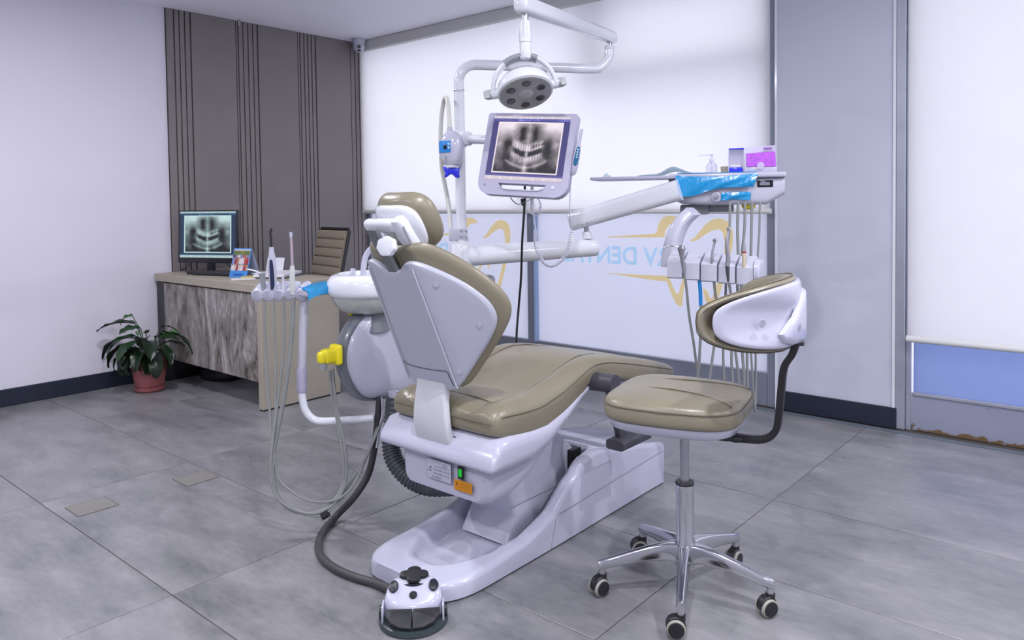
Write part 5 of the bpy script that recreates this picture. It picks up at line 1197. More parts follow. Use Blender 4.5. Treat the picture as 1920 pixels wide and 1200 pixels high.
q = B(); q.tube([P(548, 498, 2.97), P(547, 470, 2.97), P(545.5, 443, 2.97)], [0.0055, 0.0055, 0.005], 12); q.done('suction_tube', 'pink_tube', h)
q = B(); q.tube([P(545.6, 444, 2.97), P(545.3, 435, 2.97)], [0.0062, 0.0055], 12); q.done('tube_cap', 'white_plastic', h)
loop_hose(P(550, 558, 2.97), [P(549, 600, 2.965), P(545, 650, 2.96), P(538, 710, 2.95), P(530, 760, 2.94), P(518, 820, 2.92), P(511, 870, 2.89), P(518, 925, 2.87), P(550, 957, 2.86), P(595, 960, 2.85), P(630, 935, 2.87), P(646, 895, 2.9), P(642, 840, 2.93), P(632, 780, 2.96), P(622, 730, 2.985), P(619, 695, 3.0)], 0.0085, h)
# dark foot-control conduit and thin pale line from the unit
h = thing('thin_pale_line', 'pair of thin pale lines dropping from the unit beside the dark conduit', 'hose', tuple(P(724, 760, 3.0)))
q = B(); q.tube(cr([P(724, 745, 3.02), P(722, 775, 3.02), P(712, 800, 3.01), P(695, 840, 2.98), P(668, 895, 2.93), P(640, 935, 2.88), P(615, 955, 2.86)], 6), 0.0042, 8); q.done('pale_hose', 'hose_grey', h)
q = B(); q.tube(cr([P(716, 745, 3.02), P(717, 775, 3.02), P(712, 800, 3.02), P(706, 840, 3.0)], 6), 0.0042, 8); q.done('white_hose', 'light_plastic', h)
# ================================================================== dentist's stool
SX, SY = 4.385, -2.247
stool = thing('dental_stool', 'taupe leather swivel stool with curved backrest and five-star chrome base', 'stool', (SX, SY, 0))
SO = Vector((SX, SY, 0))
bdir = (_r0 * cos(radians(8)) + _f0 * sin(radians(8))).normalized()        # towards the backrest
near = Vector((bdir.y, -bdir.x, 0))                                          # sideways, towards the viewer
b2 = (_r0 * cos(radians(28)) - _f0 * sin(radians(28))).normalized(); n2v = Vector((b2.y, -b2.x, 0))   # backrest swung round a little
def sp(a, b, z): return SO + bdir * a + near * b + Vector((0, 0, z))
def sq(a, b, z): return SO + b2 * a + n2v * b + Vector((0, 0, z))
# ---- gas column and star base
q = B(); q.lathe([(0.0, 0.085), (0.030, 0.085), (0.034, 0.10), (0.034, 0.155), (0.028, 0.175), (0.028, 0.325), (0.029, 0.33), (0.029, 0.345), (0.0, 0.346)], SO, 28); q.done('gas_column', 'chrome', stool)
q = B(); q.lathe([(0.0, 0.344), (0.029, 0.344), (0.030, 0.350), (0.028, 0.354), (0.0, 0.354)], SO, 24); q.done('column_collar', 'black_plastic', stool)
q = B(); q.lathe([(0.0, 0.35), (0.0145, 0.35), (0.0145, 0.57), (0.0, 0.57)], SO, 20); q.done('piston', 'steel', stool)
tips = [(4.203, -2.504), (4.503, -2.499), (4.619, -2.192), (4.362, -1.991), (4.093, -2.146)]
ang0 = math.atan2(-2.499 + 2.247, 4.503 - 4.385)
caster0 = None
for k in range(5):
    an = ang0 + 2 * pi * k / 5; d = Vector((cos(an), sin(an), 0)); s_ = Vector((-sin(an), cos(an), 0)); R = 0.262
    rings = []
    for t, z, w, h_ in ((0.015, 0.132, 0.052, 0.062), (0.06, 0.138, 0.044, 0.052), (0.12, 0.132, 0.037, 0.043), (0.18, 0.121, 0.033, 0.036), (0.24, 0.107, 0.029, 0.031), (0.268, 0.101, 0.027, 0.030), (0.278, 0.098, 0.023, 0.026)):
        rings.append([SO + d * t + s_ * a + Vector((0, 0, z - 0.006 + b)) for a, b in [(x * (0.72 if y > 0 else 1.0), y) for x, y in rrect(w, h_, 0.008, 3)]])
    q = B(); q.loft(rings); leg = q.done('star_leg', 'chrome', stool, smooth=40)
    q = B(); q.tube([SO + d * 0.266 + Vector((0, 0, 0.092)), SO + d * 0.266 + Vector((0, 0, 0.062))], 0.0115, 14); q.done('leg_tip', 'chrome', leg)
    # twin-wheel caster trailing to the left of its stem
    cpos = SO + d * 0.266; rv = radians(-8 + 14 * ((k * 2) % 5)) ; tr_ = (-_r0 * cos(rv) - _f0 * sin(rv)).normalized(); ax_ = Vector((tr_.y, -tr_.x, 0))
    wc = cpos + tr_ * 0.014 + Vector((0, 0, 0.0275))
    ca = empty('caster', (0, 0, 0)); attach(ca, stool)
    q = B(); q.loft([[wc + ax_ * o_ + tr_ * (0.0285 * k_ * cos(a_)) + Vector((0, 0, 0.0285 * k_ * sin(a_) + 0.006)) for a_ in [radians(-20 + 220 * i / 14) for i in range(15)]] for o_, k_ in ((-0.014, 0.88), (-0.011, 1.0), (0.011, 1.0), (0.014, 0.88))]); q.done('caster_hood', 'black_plastic', ca, smooth=40)
    q = B(); q.tube([cpos + Vector((0, 0, 0.066)), cpos + Vector((0, 0, 0.03))], [0.0145, 0.013], 12); q.done('caster_stem', 'black_plastic', ca)
    for sgn in (-1, 1):
        M_ = axis_frame(wc + ax_ * sgn * 0.0135, ax_ * sgn)
        q = B(); q.lathe([(0.0, -0.008), (0.0245, -0.008), (0.0275, -0.004), (0.0275, 0.004), (0.025, 0.008), (0.0205, 0.0085), (0.0, 0.0082)], (0, 0, 0), 24, M_); q.done('wheel_tyre', 'tyre_beige', ca)
        q = B(); q.lathe([(0.0, 0.006), (0.0235, 0.007), (0.0225, 0.0105), (0.014, 0.012), (0.0, 0.0122)], (0, 0, 0), 20, M_); q.done('wheel_hub', 'black_plastic', ca)
# ---- seat: white pan and padded top
def seat_out(k, z, n=44):
    out = []
    for i in range(n):
        a = 2 * pi * i / n; c, s_ = cos(a), sin(a); e = 0.62
        e = 0.48; x = math.copysign(abs(c) ** e, c) * 0.216; y = math.copysign(abs(s_) ** e, s_) * 0.210
        x *= 1.0 if x < 0 else 0.95; y *= (1 - 0.10 * (x / 0.205)) if x > 0 else 1.0
        out.append(sq(x * k - 0.01, y * k, z))
    return out
q = B(); q.loft([seat_out(0.55, 0.5370), seat_out(0.80, 0.5390), seat_out(0.915, 0.5500), seat_out(0.945, 0.5740), seat_out(0.90, 0.5820)]); q.done('seat_pan', 'white_plastic', stool, smooth=60)
q = B(); q.loft([seat_out(0.90, 0.5730), seat_out(0.985, 0.5750), seat_out(1.012, 0.5920), seat_out(1.0, 0.6240), seat_out(0.965, 0.6380), seat_out(0.90, 0.6460), seat_out(0.70, 0.6540), seat_out(0.4, 0.6580), seat_out(0.05, 0.6590)]); cu_ = q.done('seat_cushion', 'leather', stool, smooth=80, subsurf=1)
q = B(); q.tube([p for p in seat_out(0.999, 0.6235)] + [seat_out(0.999, 0.6235)[0]], 0.0022, 6, cap=False); q.done('seam', 'stitch', cu_)
def curve_on_seat(pts): return cr([sq(a * 0.93, b * 0.93, z + 0.0022) for a, b, z in pts], 6)
for pts in ([(-0.196, 0.062, 0.637), (-0.13, 0.058, 0.6505), (-0.03, 0.064, 0.6580), (0.07, 0.085, 0.6560), (0.14, 0.112, 0.6480), (0.175, 0.130, 0.640)], [(-0.196, -0.085, 0.637), (-0.13, -0.080, 0.6495), (-0.03, -0.078, 0.6575), (0.07, -0.085, 0.6560), (0.14, -0.098, 0.6495), (0.183, -0.108, 0.640)]):
    q = B(); q.tube(cr([sq(a_, b_, z_ + 0.0012) for a_, b_, z_ in pts], 6), 0.0024, 6); q.done('seam', 'stitch', cu_)
# ---- bent flat bar from under the seat up to the backrest
path = cr([sq(0.05, 0.045, 0.534), sq(0.14, 0.045, 0.530), sq(0.22, 0.045, 0.530), sq(0.262, 0.045, 0.541), sq(0.285, 0.045, 0.568), sq(0.293, 0.045, 0.61), sq(0.300, 0.045, 0.69), sq(0.308, 0.045, 0.755), sq(0.330, 0.045, 0.795), sq(0.344, 0.045, 0.84), sq(0.347, 0.045, 0.87)], 6)
rings = []
for i, p in enumerate(path):
    t = (path[min(i + 1, len(path) - 1)] - path[max(i - 1, 0)]).normalized(); n_ = t.cross(n2v).normalized()
    rings.append([p + n2v * a + n_ * b for a, b in rrect(0.034, 0.020, 0.005, 2)])
q = B(); q.loft(rings); q.done('back_bar', 'black_plastic', stool, smooth=40)
q = B(); q.box((0, 0, 0), (0.11, 0.055, 0.02), frame(sq(0.10, 0.045, 0.530), b2, n2v, (0, 0, 1)), bevel=0.005); q.done('bar_clamp', 'black_plastic', stool)
q = B(); q.tube([sp(0.06, 0.12, 0.534), sp(0.10, 0.150, 0.530), sp(0.12, 0.165, 0.530)], [0.010, 0.012, 0.009], 12); q.done('height_lever', 'black_plastic', stool)
# ---- curved backrest: shell outside, padding inside, wrapping round the sitter
ZB = 0.908
def bk(phi, h, r): r += 0.045; return SO + b2 * (r * cos(phi)) + n2v * (r * sin(phi)) + Vector((0, 0, ZB + h))
def bk_ring(phi_max, k, r, n=40, hh=0.104, lift=0.0):
    out = []
    for i in range(n):
        a = 2 * pi * i / n; c, s_ = cos(a), sin(a); ec, es = 0.75, 0.60
        ph = math.copysign(abs(c) ** ec, c) * phi_max * (k if k < 0.7 else 1 - (1 - k) * 0.28); 
        h_ = math.copysign(abs(s_) ** es, s_) * hh * k
        h_ *= 1.0 - 0.28 * (ph / phi_max) ** 2 if h_ > 0 else 1.0 - 0.12 * (ph / phi_max) ** 2
        out.append(bk(ph, h_ + 0.006, r))
    return out
PM = radians(69)
q = B(); q.loft([bk_ring(PM * 0.93, 0.04, 0.306), bk_ring(PM * 0.93, 0.5, 0.306), bk_ring(PM * 0.93, 0.84, 0.305), bk_ring(PM * 0.93, 0.90, 0.300), bk_ring(PM * 0.93, 0.92, 0.285)]); bsh = q.done('backrest_shell', 'white_plastic', stool, smooth=60, subsurf=1)
q = B(); q.loft([bk_ring(PM, 0.80, 0.288), bk_ring(PM, 0.94, 0.294), bk_ring(PM, 1.0, 0.284), bk_ring(PM, 0.99, 0.262), bk_ring(PM, 0.90, 0.248), bk_ring(PM, 0.55, 0.243), bk_ring(PM, 0.04, 0.242)]); bcu = q.done('backrest_cushion', 'leather', stool, smooth=80, subsurf=1)
sr = bk_ring(PM, 1.005, 0.279); q = B(); q.tube(sr + [sr[0]], 0.0018, 6, cap=False); q.done('seam', 'stitch', bcu)
# mount boss on the shell with two screw recesses and a lock
rings = []; bp = [(0.46, -0.040), (0.43, -0.062), (0.30, -0.076), (0.05, -0.084), (-0.10, -0.076), (-0.20, -0.02), (-0.20, 0.055), (-0.08, 0.072), (0.06, 0.052), (0.26, 0.002)]
bcx, bch = sum(p[0] for p in bp) / 10, sum(p[1] for p in bp) / 10
for k_, r_ in ((1.02, 0.300), (1.0, 0.3075), (0.93, 0.3145), (0.7, 0.317), (0.3, 0.3175)):
    rings.append([bk(bcx + (a_ - bcx) * k_, bch + (b_ - bch) * k_, r_) for a_, b_ in bp])
q = B(); q.loft(rings); q.done('mount_boss', 'white_plastic', bsh, smooth=60)
for ph, h_, r_ in ((radians(38), -0.002, 0.3055), (radians(12), -0.028, 0.3165)):
    nn = (b2 * cos(ph) + n2v * sin(ph)).normalized()
    q = B(); q.lathe([(0.0, -0.004), (0.008, -0.003), (0.0115, 0.0005), (0.0105, 0.0015), (0.0, 0.001)], (0, 0, 0), 20, axis_frame(bk(ph, h_, r_), nn)); q.done('screw_recess', mat('recess_grey', (0.34, 0.34, 0.42), 0.4), bsh)
q = B(); q.box((0, 0, 0), (0.022, 0.02, 0.012), frame(bk(radians(4), -0.084, 0.306), n2v, b2, (0, 0, 1)), bevel=0.002); q.done('lock_catch', 'dark_grey', bsh)

# ================================================================== foot control with its conduit
FX, FY = 3.842, -2.915
fc = thing('foot_control', 'white domed foot control with black pedals and buttons before the chair base', 'foot pedal', (FX, FY, 0))
fd = -(_f0 * cos(radians(4)) + _r0 * sin(radians(-4))).normalized(); fs_ = Vector((-fd.y, fd.x, 0))   # fd: towards the viewer
FM = frame((FX, FY, 0), fs_, fd, (0, 0, 1))
q = B(); q.lathe([(0.0, 0.0), (0.100, 0.0), (0.103, 0.005), (0.100, 0.016), (0.09, 0.02), (0.0, 0.02)], (0, 0, 0), 44, FM); q.done('pedal_base', mat('base_slate', (0.03, 0.045, 0.05), 0.35), fc)
def zt_(y): return 0.060 + 0.046 * ss(0.04, -0.055, y)
outl = [(0.088 * cos(pi * i / 25), -0.090 * sin(pi * i / 25)) for i in range(26)] + [(-0.088 + 0.176 * i / 10, 0.034 * sin(pi * i / 10) ** 0.5) for i in range(1, 10)]
rings = []
for k_, zf in ((1.0, 0.16), (1.0, 0.62), (0.965, 0.84), (0.90, 0.955), (0.78, 1.0), (0.45, 1.0), (0.03, 1.0)):
    rings.append([(x * k_, (y + 0.022) * k_ - 0.022, zt_((y + 0.022) * k_ - 0.022) * zf) for x, y in outl])
q = B(); q.loft(rings, M=FM); fsh = q.done('control_dome', 'white_plastic', fc, smooth=50)
q = B(); q.box((-0.089, 0.014, 0.034), (0.006, 0.05, 0.06), FM, bevel=0.003); q.done('side_cheek', 'white_plastic', fc)
q = B(); q.box((0.089, 0.014, 0.034), (0.006, 0.05, 0.06), FM, bevel=0.003); q.done('side_cheek', 'white_plastic', fc)
for s_ in (-1, 1):
    pts = [(s_ * 0.0015, 0.012), (s_ * 0.079, 0.010), (s_ * 0.078, 0.035), (s_ * 0.062, 0.060), (s_ * 0.035, 0.076), (s_ * 0.0015, 0.082)]
    tlt = Matrix.Translation((0, 0.02, 0.046)) @ Matrix.Rotation(radians(-20), 4, 'X') @ Matrix.Translation((0, -0.004, 0))
    q = B(); q.prism(pts if s_ > 0 else pts[::-1], 0.012, FM @ tlt, bevel=0.004); pdl = q.done('foot_pedal', mat('pedal_black', (0.016, 0.017, 0.022), 0.5), fc, smooth=40)
    for g_ in range(4):
        q = B(); q.tube([FM @ (tlt @ Vector((s_ * (0.008 + 0.010 * g_) * 1.0, 0.02 + 0.004 * g_, 0.0125))), FM @ (tlt @ Vector((s_ * 0.066, 0.022 + 0.0075 * g_, 0.0125)))], 0.0011, 5); q.done('pedal_groove', 'black_plastic', pdl)
    bnv = Vector((0.30 * s_, 0.34, 0.89)).normalized()
    q = B(); q.lathe([(0, -0.004), (0.0155, -0.004), (0.0155, 0.003), (0.013, 0.005), (0, 0.005)], (0, 0, 0), 22, FM @ axis_frame((s_ * 0.060, -0.022, zt_(-0.022) + 0.0015), bnv, (1, 0, 0)) @ Matrix.Diagonal((0.95, 1.3, 1, 1))); q.done('round_button', mat('button_black', (0.012, 0.016, 0.024), 0.4), fc)
    q = B(); q.lathe([(0, 0), (0.02, 0), (0.018, 0.010), (0, 0.011)], (0, 0, 0), 18, FM @ axis_frame((s_ * 0.090, 0.005, 0.034), (s_, 0, 0))); q.done('side_knob', 'black_plastic', fc)
q = B(); q.lathe([(0, 0.0), (0.048, 0.0), (0.046, 0.004), (0, 0.005)], (0, 0, 0), 30, FM @ frame((0, -0.050, 0.1005), (1, 0, 0), (0, 0.94, -0.34), (0, 0.34, 0.94)) @ Matrix.Diagonal((1, 0.66, 1, 1))); q.done('joystick_plate', mat('button_black', (0.012, 0.016, 0.024), 0.4), fc)
q = B(); poly = []
for i in range(48):
    a = 2 * pi * i / 48; r_ = 0.030 + 0.014 * abs(cos(2 * a)) ** 0.8; poly.append((r_ * cos(a) * 1.0, r_ * sin(a) * 0.72))
q.prism(poly, 0.012, FM @ frame((0, -0.056, 0.1065), (1, 0, 0), (0, 0.96, -0.26), (0, 0.26, 0.96)), bevel=0.003); q.done('joystick_cross', 'black_plastic', fc)
q = B(); q.lathe([(0, 0), (0.0115, 0.0), (0.0115, 0.009), (0.008, 0.012), (0, 0.012)], (0, 0, 0), 18, FM @ frame((0, 0.000, 0.0735), (1, 0, 0), (0, 0.9, -0.43), (0, 0.43, 0.9))); q.done('small_knob', 'black_plastic', fc)
q = B(); back_ = FM @ Vector((-0.02, -0.075, 0.030))
pts = cr([P(712, 745, 3.04), P(708, 790, 3.04), P(702, 840, 3.03), P(690, 890, 3.01), P(664, 932, 2.98), PZ(630, 968, 0.022), PZ(604, 1000, 0.0142), PZ(597, 1025, 0.0142), PZ(606, 1048, 0.0142), PZ(632, 1068, 0.0142), PZ(668, 1083, 0.0142), PZ(705, 1094, 0.0142), back_.lerp(PZ(720, 1098, 0.0142), 0.35), back_], 7)
q.tube(pts, 0.0140, 12); q.done('conduit', 'hose_dark', fc)
q = B(); q.tube([P(604, 969, 2.84), P(616, 962, 2.84)], 0.014, 8); q.done('cable_tie', 'black_plastic', fc)
# ================================================================== reception desk and what stands on it
DZ = 0.765; DX0, DX1, DY0, DY1 = 0.03, 1.425, -1.945, -1.375
desk = thing('office_desk', 'beige office desk with marbled modesty panel and solid end panel', 'desk', (0.72, -1.66, 0))
mm = bpy.data.materials.new('marble_laminate'); mm.use_nodes = True; nt = mm.node_tree; bs = nt.nodes['Principled BSDF']; bs.inputs['Roughness'].default_value = 0.4
geo = nt.nodes.new('ShaderNodeNewGeometry'); mp_ = nt.nodes.new('ShaderNodeMapping'); mp_.inputs['Scale'].default_value = (1.0, 1.0, 0.30); mp_.inputs['Rotation'].default_value = (0, radians(16), 0)
nt.links.new(geo.outputs['Position'], mp_.inputs['Vector'])
na = nt.nodes.new('ShaderNodeTexNoise'); na.inputs['Scale'].default_value = 5.0; na.inputs['Detail'].default_value = 9; na.inputs['Roughness'].default_value = 0.66; na.inputs['Distortion'].default_value = 2.4
nt.links.new(mp_.outputs[0], na.inputs['Vector'])
nb_ = nt.nodes.new('ShaderNodeTexNoise'); nb_.inputs['Scale'].default_value = 26; nb_.inputs['Detail'].default_value = 6; nb_.inputs['Distortion'].default_value = 2.0; nt.links.new(mp_.outputs[0], nb_.inputs['Vector'])
mx_ = nt.nodes.new('ShaderNodeMix'); mx_.data_type = 'FLOAT'; mx_.inputs[0].default_value = 0.3; nt.links.new(na.outputs['Fac'], mx_.inputs[2]); nt.links.new(nb_.outputs['Fac'], mx_.inputs[3])
rp = nt.nodes.new('ShaderNodeValToRGB'); e = rp.color_ramp.elements
e[0].position = 0.39; e[0].color = (0.07, 0.06, 0.052, 1); e[1].position = 0.61; e[1].color = (0.46, 0.44, 0.42, 1)
e2 = rp.color_ramp.elements.new(0.46); e2.color = (0.21, 0.19, 0.17, 1); e3 = rp.color_ramp.elements.new(0.54); e3.color = (0.27, 0.255, 0.24, 1)
nt.links.new(mx_.outputs[0], rp.inputs['Fac']); nt.links.new(rp.outputs['Color'], bs.inputs['Base Color']); MATS['marble'] = mm
B().box(((DX0 + DX1) / 2, (DY0 + DY1) / 2, DZ - 0.026), (DX1 - DX0, DY1 - DY0, 0.052), bevel=0.003, seg=1).done('desk_top', 'desk_beige', desk, smooth=0)
B().box((DX1 - 0.023, (DY0 + DY1) / 2, (DZ - 0.053) / 2 + 0.004), (0.046, DY1 - DY0, DZ - 0.061), bevel=0.003, seg=1).done('end_panel', 'desk_beige', desk, smooth=0)
B().box((DX1 - 0.023, (DY0 + DY1) / 2, 0.004), (0.044, DY1 - DY0 - 0.01, 0.008)).done('end_foot', 'black_plastic', desk, smooth=0)
B().box((0.765, -1.925, 0.437), (1.225, 0.020, 0.535), bevel=0.002, seg=1).done('modesty_panel', 'marble', desk, smooth=0)
B().box((0.092, (DY0 + DY1) / 2 + 0.005, (DZ - 0.053) / 2), (0.122, DY1 - DY0 - 0.02, DZ - 0.053), bevel=0.002, seg=1).done('desk_leg', 'black_plastic', desk, smooth=0)
# ---- desk monitor
DC = P(388.5, 442, 5.36); DR_ = Vector((0.925, 0.377, 0.0)).normalized(); DU = Vector((-0.02, 0.045, 0.998)); DU = (DU - DR_ * DU.dot(DR_)).normalized(); DNv = DR_.cross(DU)
DF = frame(DC, DR_, DU, DNv)
dm = thing('desktop_monitor', 'black desktop monitor on the desk showing a bluish dental x-ray', 'monitor', (DC.x, DC.y, DZ))
B().box((0, -0.006, -0.014), (0.505, 0.372, 0.026), DF, bevel=0.004).done('monitor_case', 'black_plastic', dm)
print_grid('screen', 0.475, 0.325, 150, 100, screen_fn((0.55, 0.74, 0.74), (0.02, 0.07, 0.14)), 'screen_print', dm, DF @ Matrix.Translation((0.002, 0.008, 0.0005)))
B().box((0, 0, 0), (0.055, 0.03, 0.14), frame((DC.x - 0.01, DC.y + 0.03, DZ + 0.085), DR_, Vector((-DR_.y, DR_.x, 0)), (0, 0, 1)), bevel=0.006).done('stand_neck', 'black_plastic', dm)
q = B(); q.prism([(-0.125, -0.07), (0.125, -0.07), (0.10, 0.09), (-0.10, 0.09)], 0.02, frame((DC.x + 0.0, DC.y - 0.0, DZ + 0.0005), DR_, Vector((-DR_.y, DR_.x, 0)), (0, 0, 1)), bevel=0.004); q.done('stand_foot', 'black_plastic', dm)
q = B(); q.tube(cr([DF @ Vector((-0.15, -0.17, -0.03)), DF @ Vector((-0.20, -0.225, -0.03)), DF @ Vector((-0.24, -0.245, -0.02)), DF @ Vector((-0.2, -0.255, -0.05))], 5), 0.004, 6); q.done('lead', 'black_plastic', dm)
q = B(); q.tube(cr([DF @ Vector((0.12, -0.17, -0.03)), DF @ Vector((0.17, -0.215, -0.03)), DF @ Vector((0.20, -0.235, -0.06))], 5), 0.004, 6); q.done('lead', 'black_plastic', dm)
kbd = thing('keyboard', 'low black keyboard lying on the desk under the monitor', 'keyboard', tuple(P(395, 503, 5.15)))
KF = frame((P(392, 505, 5.2).x, -1.74, DZ + 0.001), (0.96, 0.26, 0), (-0.26, 0.96, 0), (0, 0, 1))
q = B(); q.prism([(-0.20, -0.065), (0.20, -0.065), (0.20, 0.065), (-0.20, 0.065)], 0.018, KF, bevel=0.004); q.done('key_tray', 'black_plastic', kbd)
q = B()
for r_ in range(5):
    for c_ in range(14): q.box((-0.182 + 0.028 * c_, -0.045 + 0.023 * r_, 0.021), (0.024, 0.019, 0.006), KF)
kk = q.done('key_field', 'dark_grey', kbd, smooth=0); kk['kind'] = 'stuff'
# ---- tent calendar with a group photograph
CP = Vector((0.835, -1.755, DZ)); cxv = Vector((0.95, 0.31, 0)).normalized(); cyv = Vector((-0.31, 0.95, 0)).normalized(); 
cal = thing('tent_calendar', 'standing tent calendar with group photograph and blue foot on the desk', 'calendar', tuple(CP))
upF = (Vector((0, 0, 0.98)) + cyv * 0.30).normalized(); nF = cxv.cross(upF)
CFm = frame(CP, cxv, upF, nF)
B().box((0, 0.100, -0.002), (0.148, 0.200, 0.003), CFm, bevel=0.001).done('front_card', 'calendar_blue', cal, smooth=0)
apex = CFm @ Vector((0, 0.200, -0.002)); bk_ = Vector((apex.x, apex.y, DZ + 0.001)) + cyv * 0.075
ub = (apex - bk_); ubl = ub.length; ub.normalize(); nb2 = cxv.cross(ub)
B().box((0, ubl / 2, 0), (0.148, ubl, 0.003), frame(bk_, cxv, ub, nb2), bevel=0.001).done('back_card', mat('card_pale', (0.42, 0.48, 0.62), 0.5), cal, smooth=0)
def group_photo(s, t):
    if t > 0.93: return (0.5, 0.5, 0.55)
    if t > 0.72: 
        g = vnoise(s * 10, t * 12, 21); return (0.08 + 0.12 * g, 0.11 + 0.14 * g, 0.05)
    i = int(s * 7); j = int(t * 3.2); r_ = random.Random(i * 31 + j * 7 + 5)
    pal = [(0.30, 0.03, 0.04), (0.42, 0.06, 0.06), (0.55, 0.50, 0.48), (0.18, 0.25, 0.50), (0.62, 0.6, 0.62), (0.06, 0.05, 0.06), (0.38, 0.22, 0.16)]
    c = pal[r_.randrange(7)]
    fx = s * 7 - i; fy = t * 3.2 - j
    if fy > 0.70 and 0.25 < fx < 0.75: c = (0.40, 0.24, 0.17) if fy < 0.88 else (0.03, 0.02, 0.02)
    k = 0.75 + 0.5 * vnoise(s * 40, t * 40, 22); return tuple(min(1, x * k) for x in c)
print_grid('photograph', 0.140, 0.148, 44, 46, group_photo, 'card_print', cal, CFm @ Matrix.Translation((0, 0.119, 0.0006)))
B().box((0, 0.018, 0.0004), (0.08, 0.012, 0.001), CFm).done('caption_bar', mat('caption_navy', (0.02, 0.08, 0.35), 0.5), cal, smooth=0)
# ---- papers, folder, leaflet, mouse pen
def sheet(name, label, cat, c, w, l, rz, z, m, t=0.004, group=None):
    o = thing(name, label, cat, (c[0], c[1], z), group); ax = Vector((cos(rz), sin(rz), 0)); ay = Vector((-sin(rz), cos(rz), 0))
    B().box((0, 0, t / 2), (w, l, t), frame((c[0], c[1], z), ax, ay, (0, 0, 1)), bevel=min(0.001, t / 3), seg=1).done('pages', m, o, smooth=0); return o
fo_ = sheet('document_folder', 'dark folder under white papers on the right half of the desk', 'folder', (1.02, -1.55), 0.24, 0.33, radians(30), DZ, 'dark_grey', 0.008)
sheet('paper_stack', 'stack of white papers lying on the dark folder', 'papers', (1.01, -1.56), 0.21, 0.297, radians(34), DZ + 0.0085, 'paper', 0.018)
sheet('loose_sheet', 'single white sheet lying askew on top of the paper stack', 'paper', (0.985, -1.56), 0.19, 0.27, radians(18), DZ + 0.0268, 'paper', 0.002)
sheet('small_booklet', 'yellowish booklet lying beside the calendar', 'booklet', (0.945, -1.725), 0.09, 0.13, radians(40), DZ, 'folder_yellow', 0.012)
sheet('white_leaflet', 'white leaflet lying near the front desk edge beside the calendar', 'leaflet', (0.985, -1.80), 0.10, 0.15, radians(-30), DZ, 'paper', 0.004)
o = thing('teal_pen', 'teal pen lying flat on the desk left of the calendar', 'pen', (0.62, -1.775, DZ))
q = B(); q.tube([(0.555, -1.80, DZ + 0.006), (0.57, -1.797, DZ + 0.007), (0.70, -1.765, DZ + 0.007), (0.715, -1.761, DZ + 0.006)], [0.003, 0.007, 0.007, 0.004], 10); q.done('pen_barrel', mat('teal', (0.0, 0.20, 0.33), 0.35), o)
o = thing('paper_note', 'upright white note card leaning in a black stand behind the papers', 'note card', (0.98, -1.42, DZ))
NF = frame((0.865, -1.50, DZ + 0.008), Vector((0.93, 0.36, 0)), Vector((-0.10, 0.25, 0.963)).normalized(), Vector((0.35, -0.90, 0.27)).normalized())
B().box((0, 0.055, 0), (0.14, 0.11, 0.002), NF).done('card', 'paper', o, smooth=0)
B().box((0, 0.004, 0.0), (0.14, 0.012, 0.04), NF, bevel=0.002).done('card_stand', 'black_plastic', o, smooth=0)
# ---- office chair behind the desk
oc_ = thing('office_chair', 'beige ribbed office chair with black frame behind the desk', 'office chair', (0.70, -1.22, 0))
cc = Vector((0.715, -1.20, 0)); bx_ = Vector((0.985, -0.17, 0)).normalized(); by_ = Vector((0.17, 0.985, 0)).normalized()
ub_ = (Vector((0, 0, 1)) + by_ * 0.22).normalized(); nb3 = bx_.cross(ub_)
BO = cc + by_ * 0.16 + Vector((0, 0, 0.44))
hgt = 0.62; nrib = 9
for k in range(nrib):
    h0, h1 = hgt * k / nrib, hgt * (k + 1) / nrib
    q = B(); q.loft([[BO + bx_ * x + ub_ * ((h0 + h1) / 2 + b) + nb3 * (a + 0.012) for a, b in rrect(0.034, h1 - h0 - 0.003, 0.014, 3)] for x in (-0.222, -0.21, 0.0, 0.21, 0.222)]); q.done('back_rib', 'chair_beige', oc_, smooth=50)
q = B()
for pts in ([(-0.236, 0.0), (-0.236, hgt), (-0.22, hgt + 0.012), (0.22, hgt + 0.012), (0.236, hgt), (0.236, 0.0)],):
    pp = [BO + bx_ * x + ub_ * y for x, y in pts]; q.tube(pp, 0.0125, 10)
q.done('back_frame', 'black_plastic', oc_)
q = B(); q.box((0, 0, 0), (0.46, 0.44, 0.05), frame(cc + Vector((0, 0, 0.45)) - by_ * 0.05, bx_, by_, (0, 0, 1)), bevel=0.02, seg=3); q.done('seat', 'chair_beige', oc_)
for s_ in (-1, 1):
    q = B(); q.tube(cr([BO + bx_ * (s_ * 0.24) + ub_ * 0.22, cc + bx_ * (s_ * 0.27) - by_ * 0.10 + Vector((0, 0, 0.655)), cc + bx_ * (s_ * 0.27) - by_ * 0.18 + Vector((0, 0, 0.60)), cc + bx_ * (s_ * 0.235) - by_ * 0.14 + Vector((0, 0, 0.45))], 5), 0.013, 10); q.done('armrest', 'black_plastic', oc_)
q = B(); q.lathe([(0, 0.10), (0.03, 0.10), (0.028, 0.25), (0.018, 0.26), (0.018, 0.43), (0, 0.43)], cc, 16); q.done('gas_column', 'black_plastic', oc_)
for k in range(5):
    an = math.atan2(-1.675 + 1.20, 0.665 - 0.715) + 2 * pi * k / 5; d = Vector((cos(an), sin(an), 0)); R_ = 0.30
    q = B(); q.tube([cc + Vector((0, 0, 0.115)), cc + d * 0.15 + Vector((0, 0, 0.105)), cc + d * R_ + Vector((0, 0, 0.085))], [0.022, 0.017, 0.014], 10); q.done('star_leg', 'chrome', oc_)
    q = B(); q.tube([cc + d * R_ + Vector((-0.022, 0, 0.0305)), cc + d * R_ + Vector((0.022, 0, 0.0305))], 0.030, 16); q.tube([cc + d * R_ + Vector((0, 0, 0.055)), cc + d * R_ + Vector((0, 0, 0.09))], 0.008, 8); q.done('caster', 'black_plastic', oc_)
